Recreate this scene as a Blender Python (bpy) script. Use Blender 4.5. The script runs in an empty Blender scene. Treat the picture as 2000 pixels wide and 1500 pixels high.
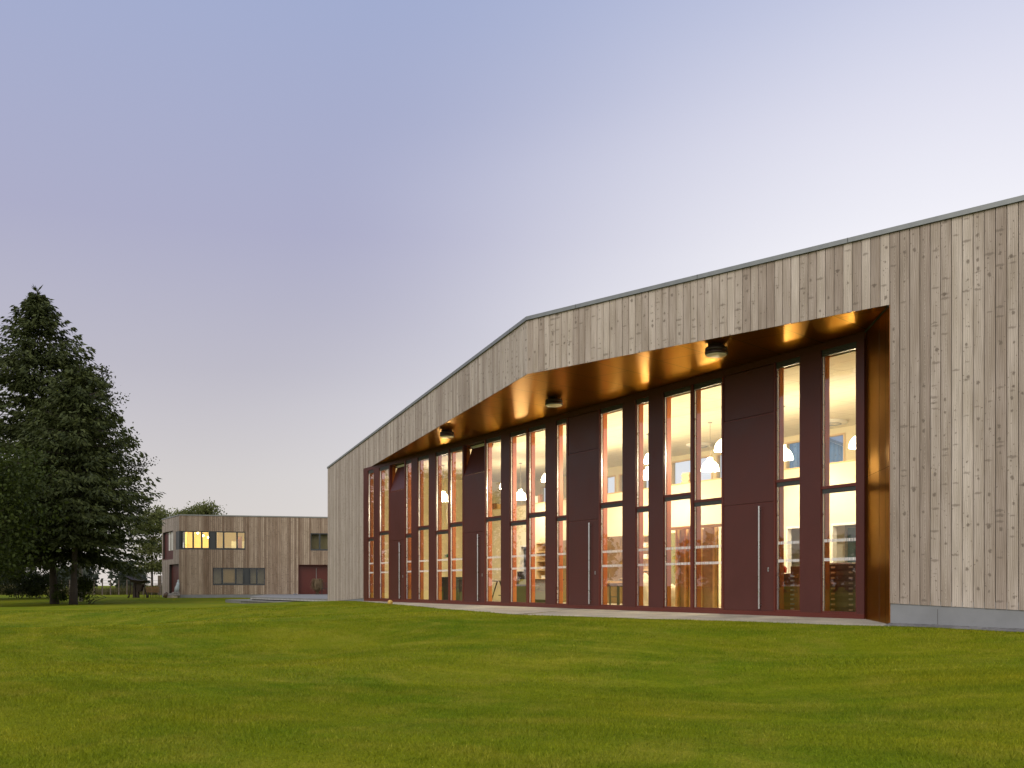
import bpy, bmesh, math, random
import numpy as np
from mathutils import Vector, Matrix
R = math.radians
random.seed(7); rng = np.random.default_rng(11)
sc = bpy.context.scene
col = sc.collection

# ------------------------------------------------------------------ camera
E = 0.584                       # eye height above the workshop floor (z = 0)
cam = bpy.data.cameras.new('camera'); camo = bpy.data.objects.new('camera', cam); col.objects.link(camo)
camo.location = (0, 0, E); camo.rotation_euler = (R(90), 0, 0)
cam.sensor_width = 36; cam.lens = 36; cam.shift_y = 0.1965
cam.clip_start = 0.1; cam.clip_end = 3000
sc.camera = camo

# ------------------------------------------------------------------ sky
w = bpy.data.worlds.new('World'); sc.world = w; w.use_nodes = True
nt = w.node_tree; nt.nodes.clear()
def N(t, typ, **kw):
    n = t.nodes.new(typ)
    for k, v in kw.items():
        if k == 'inp':
            for kk, vv in v.items(): n.inputs[kk].default_value = vv
        else: setattr(n, k, v)
    return n
def L(t, a, b): t.links.new(a, b)
def math_n(t, op, a, b=None, clamp=False):
    n = N(t, 'ShaderNodeMath', operation=op, use_clamp=clamp)
    for i, v in enumerate((a, b)):
        if v is None: continue
        if isinstance(v, (int, float)): n.inputs[i].default_value = v
        else: L(t, v, n.inputs[i])
    return n.outputs[0]
def mixc(t, fac, a, b, mode='MIX'):
    n = N(t, 'ShaderNodeMix', data_type='RGBA', blend_type=mode)
    for s, v in ((n.inputs[0], fac), (n.inputs[6], a), (n.inputs[7], b)):
        if isinstance(v, (int, float)): s.default_value = v
        elif isinstance(v, tuple): s.default_value = v if len(v) == 4 else v + (1,)
        else: L(t, v, s)
    return n.outputs[2]
def ramp(t, fac, stops, interp='LINEAR'):
    n = N(t, 'ShaderNodeValToRGB'); n.color_ramp.interpolation = interp
    el = n.color_ramp.elements
    while len(el) < len(stops): el.new(0.5)
    for e, (p, c) in zip(el, stops):
        e.position = p; e.color = c if len(c) == 4 else tuple(c) + (1,)
    L(t, fac, n.inputs[0]); return n.outputs[0]
def mapr(t, v, a, b, c=0.0, d=1.0, smooth=False):
    n = N(t, 'ShaderNodeMapRange', interpolation_type='SMOOTHSTEP' if smooth else 'LINEAR')
    L(t, v, n.inputs[0])
    for i, x in zip((1, 2, 3, 4), (a, b, c, d)): n.inputs[i].default_value = x
    return n.outputs[0]

tc = N(nt, 'ShaderNodeTexCoord'); sep = N(nt, 'ShaderNodeSeparateXYZ'); L(nt, tc.outputs['Generated'], sep.inputs[0])
elev = math_n(nt, 'MAXIMUM', sep.outputs[2], 0.0)
left = ramp(nt, elev, [(0.0, (.72, .66, .615)), (.10, (.635, .60, .595)), (.20, (.505, .488, .56)), (.32, (.41, .413, .57)), (.50, (.355, .41, .62)), (1, (.30, .37, .58))])
right = ramp(nt, elev, [(0.0, (.92, .90, .88)), (.18, (.90, .89, .92)), (.30, (.90, .89, .94)), (.40, (.76, .76, .87)), (.50, (.60, .63, .80)), (1, (.40, .46, .66))])
nz = N(nt, 'ShaderNodeTexNoise', inp={'Scale': 1.5, 'Detail': 2.0, 'Roughness': .4})
mp = N(nt, 'ShaderNodeMapping'); mp.inputs['Scale'].default_value = (1, 1, 3.2); mp.inputs['Rotation'].default_value = (0, R(20), 0)
L(nt, tc.outputs['Generated'], mp.inputs[0]); L(nt, mp.outputs[0], nz.inputs[0])
side = math_n(nt, 'ADD', sep.outputs[0], mapr(nt, nz.outputs[0], .3, .7, -.05, .05))
az = mapr(nt, math_n(nt, 'SUBTRACT', side, math_n(nt, 'MULTIPLY', elev, .35)), -.31, .30, 0, 1, True)
az = math_n(nt, 'MULTIPLY', az, mapr(nt, sep.outputs[1], -.2, .4, 0, 1))
skyc = mixc(nt, az, left, right)
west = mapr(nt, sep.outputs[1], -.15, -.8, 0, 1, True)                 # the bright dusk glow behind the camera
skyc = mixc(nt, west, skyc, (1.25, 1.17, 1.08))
nish = N(nt, 'ShaderNodeTexSky', sky_type='NISHITA', sun_disc=False, sun_elevation=R(44), sun_rotation=R(205))
skyc = mixc(nt, 1.0, skyc, mixc(nt, 1.0, nish.outputs[0], (.004, .004, .004), 'MULTIPLY'), 'ADD')
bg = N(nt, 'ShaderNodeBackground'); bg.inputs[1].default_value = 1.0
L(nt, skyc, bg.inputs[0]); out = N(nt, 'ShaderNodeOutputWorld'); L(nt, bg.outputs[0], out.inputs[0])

# ------------------------------------------------------------------ sun: last soft light from behind the camera
sun = bpy.data.lights.new('sun', 'SUN'); sun.energy = 1.5; sun.angle = R(40); sun.color = (1, .95, .88)
so = bpy.data.objects.new('sun', sun); col.objects.link(so)
sd = Vector((-.40, -.62, .72)).normalized(); so.rotation_euler = sd.to_track_quat('Z', 'Y').to_euler()

sc.view_settings.view_transform = 'Standard'; sc.view_settings.look = 'None'
sc.view_settings.exposure = 0.0; sc.view_settings.gamma = 1.0
sc.render.engine = 'CYCLES'
cy = sc.cycles; cy.use_denoising = True; cy.max_bounces = 7; cy.diffuse_bounces = 4; cy.glossy_bounces = 4
cy.transparent_max_bounces = 24; cy.caustics_reflective = False; cy.caustics_refractive = False
cy.sample_clamp_indirect = 6

# ------------------------------------------------------------------ helpers
def mat(name): 
    m = bpy.data.materials.new(name); m.use_nodes = True
    return m, m.node_tree, m.node_tree.nodes['Principled BSDF']
def simple(name, c, rough=.6, metal=0.0, var=.12, scale=6.0, emit=None, es=0, spec=.5, bump=0.0, bscale=60):
    m, t, b = mat(name)
    g = N(t, 'ShaderNodeNewGeometry')
    nz = N(t, 'ShaderNodeTexNoise', inp={'Scale': scale, 'Detail': 5.0, 'Roughness': .6}); L(t, g.outputs[0], nz.inputs[0])
    c2 = tuple(max(0, x * (1 - var)) for x in c); c3 = tuple(min(1, x * (1 + var)) for x in c)
    L(t, ramp(t, nz.outputs[0], [(.3, c2), (.7, c3)]), b.inputs['Base Color'])
    L(t, mapr(t, nz.outputs[0], .3, .7, max(.02, rough - .06), min(1, rough + .06)), b.inputs['Roughness'])
    b.inputs['Metallic'].default_value = metal; b.inputs['Specular IOR Level'].default_value = spec
    if emit: b.inputs['Emission Color'].default_value = emit + (1,); b.inputs['Emission Strength'].default_value = es
    if bump:
        n2 = N(t, 'ShaderNodeTexNoise', inp={'Scale': bscale, 'Detail': 4.0}); L(t, g.outputs[0], n2.inputs[0])
        bn = N(t, 'ShaderNodeBump', inp={'Strength': bump, 'Distance': .02}); L(t, n2.outputs[0], bn.inputs['Height']); L(t, bn.outputs[0], b.inputs['Normal'])
    return m

def empty(name, loc, label, cat, group=None):
    o = bpy.data.objects.new(name, None); col.objects.link(o); o.location = loc; o.empty_display_size = .3
    return tag(o, label, cat, group)
def tag(o, label=None, cat=None, group=None, kind=None):
    if label: o['label'] = label
    if cat: o['category'] = cat
    if group: o['group'] = group
    if kind: o['kind'] = kind
    return o
def rootloc(o):
    v = Vector((0, 0, 0))
    while o is not None: v += Vector(o.location); o = o.parent
    return v
class MB:
    """collects faces in world coordinates; build() links them as ONE mesh object under its parent"""
    def __init__(s): s.v = []; s.f = []; s.uv = []; s.tone = []; s.starts = []
    def face(s, pts, uv=None, tone=0.5):
        k = len(s.v); s.v += [tuple(p) for p in pts]; s.f.append(tuple(range(k, k + len(pts))))
        s.uv += list(uv) if uv else [(0, 0)] * len(pts); s.tone += [tone] * len(pts)
    def hexa(s, c):      # c: 8 corners, bottom 4 then top 4
        for q in ((3, 2, 1, 0), (4, 5, 6, 7), (0, 1, 5, 4), (1, 2, 6, 5), (2, 3, 7, 6), (3, 0, 4, 7)): s.face([c[i] for i in q])
    def box(s, fr, u0, u1, d0, d1, z0, z1):
        s.starts.append((len(s.f), len(s.v)))
        s.hexa([fr(u0, d0, z0), fr(u1, d0, z0), fr(u1, d1, z0), fr(u0, d1, z0), fr(u0, d0, z1), fr(u1, d0, z1), fr(u1, d1, z1), fr(u0, d1, z1)])
    def tube(s, pts, r, n=8, caps=True):
        pts = [Vector(p) for p in pts]; rs = r if isinstance(r, (list, tuple)) else [r] * len(pts); rings = []
        for i, p in enumerate(pts):
            tg = (pts[min(i + 1, len(pts) - 1)] - pts[max(i - 1, 0)]).normalized()
            a = tg.orthogonal().normalized() if abs(tg.z) < .95 else Vector((1, 0, 0)); a = (a - tg * a.dot(tg)).normalized(); b = tg.cross(a)
            rings.append([p + (a * math.cos(2 * math.pi * k / n) + b * math.sin(2 * math.pi * k / n)) * rs[i] for k in range(n)])
        for i in range(len(rings) - 1):
            for k in range(n): s.face([rings[i][k], rings[i][(k + 1) % n], rings[i + 1][(k + 1) % n], rings[i + 1][k]])
        if caps: s.face(rings[0][::-1]); s.face(rings[-1])
    def lathe(s, c, prof, n=24):
        c = Vector(c); rg = [[c + Vector((r * math.cos(2 * math.pi * k / n), r * math.sin(2 * math.pi * k / n), z)) for k in range(n)] for r, z in prof]
        for i in range(len(rg) - 1):
            for k in range(n): s.face([rg[i][k], rg[i][(k + 1) % n], rg[i + 1][(k + 1) % n], rg[i + 1][k]])
    def prism(s, poly, z0, z1):
        n = len(poly)
        s.face([(x, y, z1) for x, y in poly]); s.face([(x, y, z0) for x, y in poly][::-1])
        for i in range(n):
            a, b = poly[i], poly[(i + 1) % n]; s.face([(a[0], a[1], z0), (b[0], b[1], z0), (b[0], b[1], z1), (a[0], a[1], z1)])
    def build_each(s, name, m, parent=None):
        """every box becomes a part of its own"""
        st = s.starts + [(len(s.f), len(s.v))]
        for (f0, v0), (f1, v1) in zip(st, st[1:]):
            q = MB(); q.v = s.v[v0:v1]; q.f = [tuple(i - v0 for i in f) for f in s.f[f0:f1]]; q.uv = s.uv[v0:v1]; q.tone = s.tone[v0:v1]; q.build(name, m, parent)
    def build(s, name, m, parent=None, smooth=False, merge=False, bevel=0):
        off = rootloc(parent) if parent else Vector((0, 0, 0))
        me = bpy.data.meshes.new(name); me.from_pydata([tuple(Vector(p) - off) for p in s.v], [], s.f)
        uvl = me.uv_layers.new(name='UVMap'); uvl.data.foreach_set('uv', np.array(s.uv, dtype=np.float32).ravel())
        at = me.attributes.new('tone', 'FLOAT', 'POINT'); at.data.foreach_set('value', np.array(s.tone, dtype=np.float32))
        if merge or smooth or bevel:
            bm = bmesh.new(); bm.from_mesh(me); bmesh.ops.remove_doubles(bm, verts=bm.verts, dist=1e-4); bmesh.ops.recalc_face_normals(bm, faces=bm.faces)
            if bevel: bmesh.ops.bevel(bm, geom=[e for e in bm.edges if e.is_manifold and e.calc_face_angle(0) > .5], offset=bevel, segments=2, affect='EDGES', profile=.6)
            bm.to_mesh(me); bm.free()
        if smooth: me.polygons.foreach_set('use_smooth', [True] * len(me.polygons))
        me.materials.append(m); me.update()
        o = bpy.data.objects.new(name, me); col.objects.link(o)
        if parent: o.parent = parent
        return o
def raw_mesh(name, verts, nper, m, parent=None, tone=None):
    """fast mesh of loose faces from an (F*nper, 3) array"""
    off = np.array(rootloc(parent) if parent else (0, 0, 0)); verts = np.asarray(verts, dtype=np.float32) - off
    nf = len(verts) // nper; me = bpy.data.meshes.new(name)
    me.vertices.add(len(verts)); me.vertices.foreach_set('co', verts.astype(np.float32).ravel())
    me.loops.add(len(verts)); me.loops.foreach_set('vertex_index', np.arange(len(verts), dtype=np.int32))
    me.polygons.add(nf); me.polygons.foreach_set('loop_start', np.arange(0, nf * nper, nper, dtype=np.int32))
    at = me.attributes.new('tone', 'FLOAT', 'POINT'); at.data.foreach_set('value', (np.asarray(tone, dtype=np.float32) if tone is not None else np.full(len(verts), .5, dtype=np.float32)))
    me.update(calc_edges=True); me.materials.append(m)
    o = bpy.data.objects.new(name, me); col.objects.link(o)
    if parent: o.parent = parent
    return o
def copy_tree(o, parent=None):
    c = o.copy(); col.objects.link(c); c.parent = parent
    for ch in o.children: copy_tree(ch, c)
    return c
def world_fr(u, d, z): return Vector((u, d, z))
def at(px, py, Y): return Vector(((px - 1000) / 2000 * Y, Y, E - (py - 1143) / 2000 * Y))

# ------------------------------------------------------------------ plan of the place (metres)
class Wall:
    """a vertical wall line: u runs along it, d goes into the building"""
    def __init__(s, p0, p1, inward):
        s.p = np.array(p0, float); v = np.array(p1, float) - s.p; s.len = np.linalg.norm(v); s.t = v / s.len
        n = np.array((-s.t[1], s.t[0])); s.n = n if n @ np.array(inward) > 0 else -n
    def __call__(s, u, d, z): q = s.p + s.t * u + s.n * d; return Vector((q[0], q[1], z))
    def u(s, px, d=0.0):
        k = (px - 1000) / 2000; return (k * (s.p[1] + d * s.n[1]) - s.p[0] - d * s.n[0]) / (s.t[0] - k * s.t[1])
    def z(s, px, py, d=0.0):
        Y = s(s.u(px, d), d, 0).y; return E - (py - 1143) / 2000 * Y
LE, LC, KI = (-9.2, 51.1), (-5.84, 40.7), (.337, 22.5)
RC, RE = (6.24, 16.93), (10.6, 12.82)
G = Wall((-5.80, 40.55), (6.40, 18.83), (1, .5))         # glazing line
WL = Wall(LE, KI, (1, .4)); WR = Wall(KI, RE, (.7, .7))
uLC = float(np.linalg.norm(np.array(LC) - np.array(LE))); uRC = float(np.linalg.norm(np.array(RC) - np.array(KI)))
SOF = E + 4.64; ROOF = E + 5.90; HEAD = E + 4.50
GEND = G.u(1690)

# ------------------------------------------------------------------ materials
def wood_mat(name, ca, cb, knot=(.135, .105, .082), warm=None, gs=1.0):
    m, t, b = mat(name)
    uv = N(t, 'ShaderNodeUVMap'); tone = N(t, 'ShaderNodeAttribute', attribute_name='tone')
    base = mixc(t, tone.outputs['Fac'], ca, cb)
    def mapped(sx, sy):
        n = N(t, 'ShaderNodeMapping'); n.inputs['Scale'].default_value = (sx, sy, 1); L(t, uv.outputs[0], n.inputs[0]); return n.outputs[0]
    g1 = N(t, 'ShaderNodeTexNoise', inp={'Scale': 1.0, 'Detail': 4.0, 'Roughness': .6, 'Distortion': .5}); L(t, mapped(55 * gs, 1.6), g1.inputs[0])
    base = mixc(t, 1.0, base, ramp(t, g1.outputs[0], [(.3, (.80, .79, .78)), (.7, (1.12, 1.12, 1.12))]), 'MULTIPLY')
    wv = N(t, 'ShaderNodeTexWave', wave_type='BANDS', bands_direction='X', inp={'Scale': 11.0, 'Distortion': 7.0, 'Detail': 2.0, 'Detail Scale': .55}); L(t, mapped(1.0, .32), wv.inputs[0])
    base = mixc(t, 1.0, base, ramp(t, wv.outputs[0], [(0, (.84, .82, .80)), (.5, (1.05, 1.05, 1.05))]), 'MULTIPLY')
    b2 = N(t, 'ShaderNodeTexNoise', inp={'Scale': 1.0, 'Detail': 2.0}); L(t, mapped(5, .9), b2.inputs[0])
    base = mixc(t, 1.0, base, ramp(t, b2.outputs[0], [(.35, (.86, .84, .80)), (.65, (1.08, 1.08, 1.08))]), 'MULTIPLY')
    # cathedral grain: nested arches up the middle of a board
    sx_ = N(t, 'ShaderNodeSeparateXYZ'); L(t, uv.outputs[0], sx_.inputs[0])
    wob = N(t, 'ShaderNodeTexNoise', inp={'Scale': 1.0, 'Detail': 3.0}); L(t, mapped(14, 2.2), wob.inputs[0])
    ph = math_n(t, 'ADD', math_n(t, 'MULTIPLY', math_n(t, 'SUBTRACT', sx_.outputs[1], math_n(t, 'MULTIPLY', math_n(t, 'POWER', math_n(t, 'ABSOLUTE', sx_.outputs[0]), 1.6), 55.0)), 85.0), math_n(t, 'MULTIPLY', wob.outputs[0], 22.0))
    arch = mapr(t, math_n(t, 'SINE', ph), .55, 1.0, 0, 1)
    mid_ = mapr(t, math_n(t, 'ABSOLUTE', sx_.outputs[0]), .045, .012, 0, 1, True)
    gate_ = mapr(t, math_n(t, 'FRACT', math_n(t, 'MULTIPLY', tone.outputs['Fac'], 37.0)), .35, .5, 0, 1)
    base = mixc(t, math_n(t, 'MULTIPLY', math_n(t, 'MULTIPLY', arch, mid_), math_n(t, 'MULTIPLY', gate_, .40)), base, (.66, .60, .50))
    kg = math_n(t, 'ADD', math_n(t, 'MULTIPLY', math_n(t, 'FRACT', math_n(t, 'MULTIPLY', tone.outputs['Fac'], 91.0)), 1.5), .25)
    kn = N(t, 'ShaderNodeTexNoise', inp={'Scale': 34.0, 'Detail': 2.0}); L(t, uv.outputs[0], kn.inputs[0])
    kv = N(t, 'ShaderNodeVectorMath', operation='MULTIPLY_ADD'); L(t, kn.outputs['Color'], kv.inputs[0]); kv.inputs[1].default_value = (.05, .04, 0); L(t, uv.outputs[0], kv.inputs[2])
    def mapped2(sx, sy):
        n = N(t, 'ShaderNodeMapping'); n.inputs['Scale'].default_value = (sx, sy, 1); L(t, kv.outputs[0], n.inputs[0]); return n.outputs[0]
    def knots(sx, sy, r0, r1, gate, strength):
        nonlocal base
        v = N(t, 'ShaderNodeTexVoronoi', voronoi_dimensions='2D', inp={'Scale': 1.0}); L(t, mapped2(sx, sy), v.inputs['Vector'])
        s2 = N(t, 'ShaderNodeSeparateColor'); L(t, v.outputs['Color'], s2.inputs[0])
        on = math_n(t, 'LESS_THAN', s2.outputs[0], math_n(t, 'MULTIPLY', kg, gate))
        rad = math_n(t, 'MULTIPLY', s2.outputs[1], r1)
        d = math_n(t, 'SUBTRACT', v.outputs['Distance'], rad)
        k = math_n(t, 'MULTIPLY', mapr(t, d, r0, 0, 0, 1, True), on)
        base = mixc(t, math_n(t, 'MULTIPLY', k, strength), base, knot)
    knots(7.0, 5.6, .13, .13, .23, .72)          # round knots
    knots(4.2, 13.0, .24, .18, .085, .55)          # spike knots running across
    knots(26, 18, .16, .12, .10, .75)            # pin knots
    L(t, base, b.inputs['Base Color']); b.inputs['Roughness'].default_value = .75; b.inputs['Specular IOR Level'].default_value = .25
    bn = N(t, 'ShaderNodeBump', inp={'Strength': .25, 'Distance': .004}); L(t, g1.outputs[0], bn.inputs['Height']); L(t, bn.outputs[0], b.inputs['Normal'])
    return m
M_wood = wood_mat('weathered_larch', (.555, .486, .428), (.315, .255, .217))
M_wood2 = wood_mat('brown_larch', (.50, .40, .31), (.23, .155, .108))
M_wood3 = wood_mat('dusk_tinted_boards', (.22, .40, .58), (.15, .28, .44), knot=(.1, .15, .2))  # same timber boards; the blue of dusk light is put into the colour
M_back = simple('dark_batten', (.05, .045, .04), .9)
M_cap = simple('zinc_cap', (.27, .28, .27), .45, .6, .08)
M_red = simple('oxide_red_panel', (.088, .0235, .018), .40, 0, .10, 1.5, spec=.42)
M_red2 = simple('oxide_red_frame', (.125, .026, .017), .36, 0, .06, 2, spec=.42)
M_vent = simple('dark_grey_vent', (.07, .072, .066), .4, .3)
M_alu = simple('aluminium', (.72, .73, .74), .3, .9, .05)
M_steel = simple('brushed_steel', (.70, .72, .74), .3, 1.0, .05)
M_conc = simple('plinth_concrete', (.23, .235, .245), .75, 0, .08, 3, bump=.1)
M_post = simple('warm_lit_red_timber', (.40, .100, .016), .5, 0, .08, 4)  # the frames' dark red paint, with warm lamp light put into the colour
M_cream = simple('cream_plaster', (.82, .75, .50), .8, 0, .03, 2)
M_white = simple('white_plaster', (.82, .80, .72), .8, 0, .03, 2)
M_ceil = simple('ceiling_board', (.82, .77, .62), .7, 0, .06, 1.2)
M_floor = simple('screed_floor', (.42, .37, .28), .5, 0, .1, 1)
M_ply = simple('plywood', (.62, .42, .17), .6, 0, .12, 3)
M_dkwood = simple('dark_wood', (.10, .06, .035), .5, 0, .2, 5)
M_brwood = simple('brown_wood', (.28, .13, .05), .5, 0, .2, 5)
M_pine = simple('pine_yellow', (.66, .42, .15), .6, 0, .12, 8)
M_lpine = simple('pale_birch', (.74, .56, .30), .6, 0, .06, 3)
M_black = simple('black_metal', (.02, .02, .02), .5)
M_rust = simple('rusty_steel', (.035, .022, .016), .7, .2, .3, 8)
M_greyc = simple('grey_cabinet', (.34, .36, .35), .5, 0, .04)
M_green = simple('dark_green_cover', (.05, .07, .06), .7)
M_paper = simple('paper', (.8, .78, .7), .8, 0, .05)
M_sack = simple('cream_cloth', (.68, .62, .42), .9, 0, .1, 4)
M_anth = simple('anthracite_frame', (.045, .05, .055), .45, 0, .06)
M_marker = simple('white_film', (.80, .78, .76), .6, 0, .02)

def glass_mat(name, tint=(1, 1, 1), boost=2.1, base=.02):
    m, t, b = mat(name); t.nodes.remove(b)
    fr = N(t, 'ShaderNodeFresnel', inp={'IOR': 1.5}); k = math_n(t, 'ADD', math_n(t, 'MULTIPLY', fr.outputs[0], boost), base, True)
    tr = N(t, 'ShaderNodeBsdfTransparent', inp={'Color': tint + (1,)}); gl = N(t, 'ShaderNodeBsdfGlossy', inp={'Roughness': .0, 'Color': (.95, .95, 1, 1)})
    mx = N(t, 'ShaderNodeMixShader'); L(t, k, mx.inputs[0]); L(t, tr.outputs[0], mx.inputs[1]); L(t, gl.outputs[0], mx.inputs[2])
    L(t, mx.outputs[0], t.nodes['Material Output'].inputs[0]); return m
M_glass = glass_mat('window_glass'); M_glass2 = glass_mat('house_glass', (.85, .88, .85), 2.0, .04)
M_glassr = glass_mat('rear_glass', (.92, .97, 1), .6, .0)
M_glassd = glass_mat('dark_house_glass', (.90, .90, .80), .8, .01)

def soffit_mat():
    m, t, b = mat('bronze_soffit_panel')
    g = N(t, 'ShaderNodeNewGeometry')
    def seam(dirv, step, wd, offs=0.0):
        vm = N(t, 'ShaderNodeVectorMath', operation='DOT_PRODUCT'); L(t, g.outputs[0], vm.inputs[0]); vm.inputs[1].default_value = (dirv[0], dirv[1], 0)
        fr = math_n(t, 'FRACT', math_n(t, 'DIVIDE', math_n(t, 'ADD', vm.outputs['Value'], offs), step))
        return math_n(t, 'LESS_THAN', fr, wd / step), math_n(t, 'FLOOR', math_n(t, 'DIVIDE', math_n(t, 'ADD', vm.outputs['Value'], offs), step))
    s1, id1 = seam(WR.t, 1.06, .026, 100.3)
    vm = N(t, 'ShaderNodeVectorMath', operation='DOT_PRODUCT'); L(t, g.outputs[0], vm.inputs[0]); vm.inputs[1].default_value = (WR.n[0], WR.n[1], 0)
    sh = math_n(t, 'ADD', vm.outputs['Value'], math_n(t, 'MULTIPLY', id1, 1.37))
    s2 = math_n(t, 'LESS_THAN', math_n(t, 'FRACT', math_n(t, 'DIVIDE', math_n(t, 'ADD', sh, 200.0), 2.4)), .011)
    s = math_n(t, 'MAXIMUM', s1, s2)
    nz = N(t, 'ShaderNodeTexNoise', inp={'Scale': 1.2, 'Detail': 4.0}); L(t, g.outputs[0], nz.inputs[0])
    c = mixc(t, nz.outputs[0], (.215, .080, .014), (.265, .10, .019))
    L(t, mixc(t, s, c, (.02, .01, .006)), b.inputs['Base Color'])
    b.inputs['Metallic'].default_value = .9; b.inputs['Specular Tint'].default_value = (.92, .70, .38, 1)
    b.inputs['Roughness'].default_value = .30
    return m
M_soffit = soffit_mat()

# ------------------------------------------------------------------ ground
CPE = [tuple(WL(u, -.2, 0))[:2] + (.64,) for u in np.arange(uLC, WL.len, 1.4)] + [tuple(WR(u, -.2, 0))[:2] + (.64 + .03 * u / uRC,) for u in np.arange(.5, uRC, 1.2)]
CP = np.array(CPE + [(-9.5, 51, .80), (-5.84, 40.7, .64), (-2.5, 31, .635), (.337, 22.5, .635), (3.3, 19.5, .65), (6.24, 16.9, .67), (7.75, 15.5, .715), (10.6, 12.8, .76),
    (14, 8, .9), (0, 0, 1.34), (-6, 3, 1.36), (6, 2, 1.28), (-12, 12, 1.27), (1, 10, 1.14), (-4, 16, 1.12), (4, 13, .93), (-10, 26, 1.09), (-4.5, 28, .86), (-9, 38, .93), (-16, 40, 1.06),
    (-17, 61.5, 1.10), (-15, 59, 1.12), (-12, 54, 1.10), (-24.7, 76, .93), (-17.5, 68, 1.03), (-28, 63, 1.17), (-34, 60, 1.17), (-30, 52, 1.17), (-28, 82, .95), (-36, 95, .86), (-60, 100, .9), (-60, 60, 1.15), (-40, 20, 1.25),
    (4, 40, .75), (10, 30, .75), (20, 20, .8), (5, 70, .8), (0, 120, .85), (60, 60, .85), (-80, 200, .9), (80, 200, .9), (0, 300, .9), (-200, 100, .9), (200, 100, .9), (0, -60, 1.3)])
def ground(x, y):
    x = np.asarray(x, float); y = np.asarray(y, float)
    num = np.zeros_like(x); den = np.zeros_like(x)
    for cx, cy_, d in CP:
        wt = 1 / (((x - cx) ** 2 + (y - cy_) ** 2) + 1.5) ** 1.7; num += wt * d; den += wt
    h = E - num / den
    inside = np.minimum((x - WL.p[0]) * WL.n[0] + (y - WL.p[1]) * WL.n[1], (x - WR.p[0]) * WR.n[0] + (y - WR.p[1]) * WR.n[1])
    h = h - np.clip((inside + .10) * .35, 0, .22)
    return h + np.clip(-inside, 0, 1) * (.010 * np.sin(x * 1.3 + y * .7) + .008 * np.sin(y * 1.9 - x * .5))
def gz(x, y): return float(ground(np.array([x]), np.array([y]))[0])

def lawn_color(t, g, k=1.0):
    def nz(scale, det=4, sc3=(1, 1, 1)):
        mp = N(t, 'ShaderNodeMapping'); mp.inputs['Scale'].default_value = sc3; L(t, g.outputs[0], mp.inputs[0])
        n = N(t, 'ShaderNodeTexNoise', inp={'Scale': scale, 'Detail': float(det), 'Roughness': .62}); L(t, mp.outputs[0], n.inputs[0]); return n.outputs[0]
    m_ = lambda c: tuple(x * k for x in c)
    c = mixc(t, mapr(t, nz(.30, 6), .36, .64, 0, 1), m_((.102, .150, .0028)), m_((.178, .186, .0050)))
    c = mixc(t, mapr(t, nz(1.6, 5), .46, .72, 0, .75), c, m_((.208, .196, .016)))
    c = mixc(t, mapr(t, nz(4.5, 4), .42, .26, 0, .5), c, m_((.070, .098, .0022)))
    # mowing swaths follow the folded front of the hall
    ds = N(t, 'ShaderNodeVectorMath', operation='DISTANCE'); L(t, g.outputs[0], ds.inputs[0]); ds.inputs[1].default_value = (9.5, 27.5, E - 1)
    d = math_n(t, 'ADD', ds.outputs['Value'], math_n(t, 'MULTIPLY', nz(.22, 2), 2.4))
    sw = math_n(t, 'ADD', math_n(t, 'SINE', math_n(t, 'MULTIPLY', d, 5.6)), math_n(t, 'MULTIPLY', math_n(t, 'SINE', math_n(t, 'MULTIPLY', d, 17.0)), .5))
    amt = math_n(t, 'MULTIPLY', sw, mapr(t, nz(.12, 2), .40, .60, .25, 1))
    c = mixc(t, 1.0, c, ramp(t, mapr(t, amt, -1.2, 1.2), [(0, (.86, .90, .84)), (.6, (1, 1, 1)), (1, (1.20, 1.13, 1.5))]), 'MULTIPLY')
    return c, nz
def lawn_mat():
    m, t, b = mat('lawn'); g = N(t, 'ShaderNodeNewGeometry'); c, nz = lawn_color(t, g, 1.14)
    c = mixc(t, 1.0, c, ramp(t, nz(42, 3), [(.25, (.62, .64, .6)), (.7, (1.22, 1.2, 1.2))]), 'MULTIPLY')
    L(t, c, b.inputs['Base Color']); b.inputs['Roughness'].default_value = .9; b.inputs['Specular IOR Level'].default_value = .05
    bn = N(t, 'ShaderNodeBump', inp={'Strength': .7, 'Distance': .03}); L(t, nz(26, 4), bn.inputs['Height']); L(t, bn.outputs[0], b.inputs['Normal'])
    return m
M_lawn = lawn_mat()
def grid_axis(segs):
    a = []
    for lo, hi, n in segs: a += list(np.linspace(lo, hi, n, endpoint=False))
    return np.array(a + [segs[-1][1]])
gx = grid_axis([(-900, -120, 10), (-120, -40, 20), (-40, 16, 140), (16, 60, 20), (60, 900, 10)])
gy = grid_axis([(-100, 0, 12), (0, 56, 150), (56, 110, 60), (110, 260, 20), (260, 1800, 12)])
XX, YY = np.meshgrid(gx, gy); ZZ = ground(XX, YY)
vs = np.stack([XX.ravel(), YY.ravel(), ZZ.ravel()], 1); nx_ = len(gx)
fs = [(j * nx_ + i, j * nx_ + i + 1, (j + 1) * nx_ + i + 1, (j + 1) * nx_ + i) for j in range(len(gy) - 1) for i in range(nx_ - 1)]
me = bpy.data.meshes.new('lawn'); me.from_pydata(vs.tolist(), [], fs); me.materials.append(M_lawn)
me.polygons.foreach_set('use_smooth', [True] * len(me.polygons))
lawn = bpy.data.objects.new('lawn', me); col.objects.link(lawn); tag(lawn, kind='structure')

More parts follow.
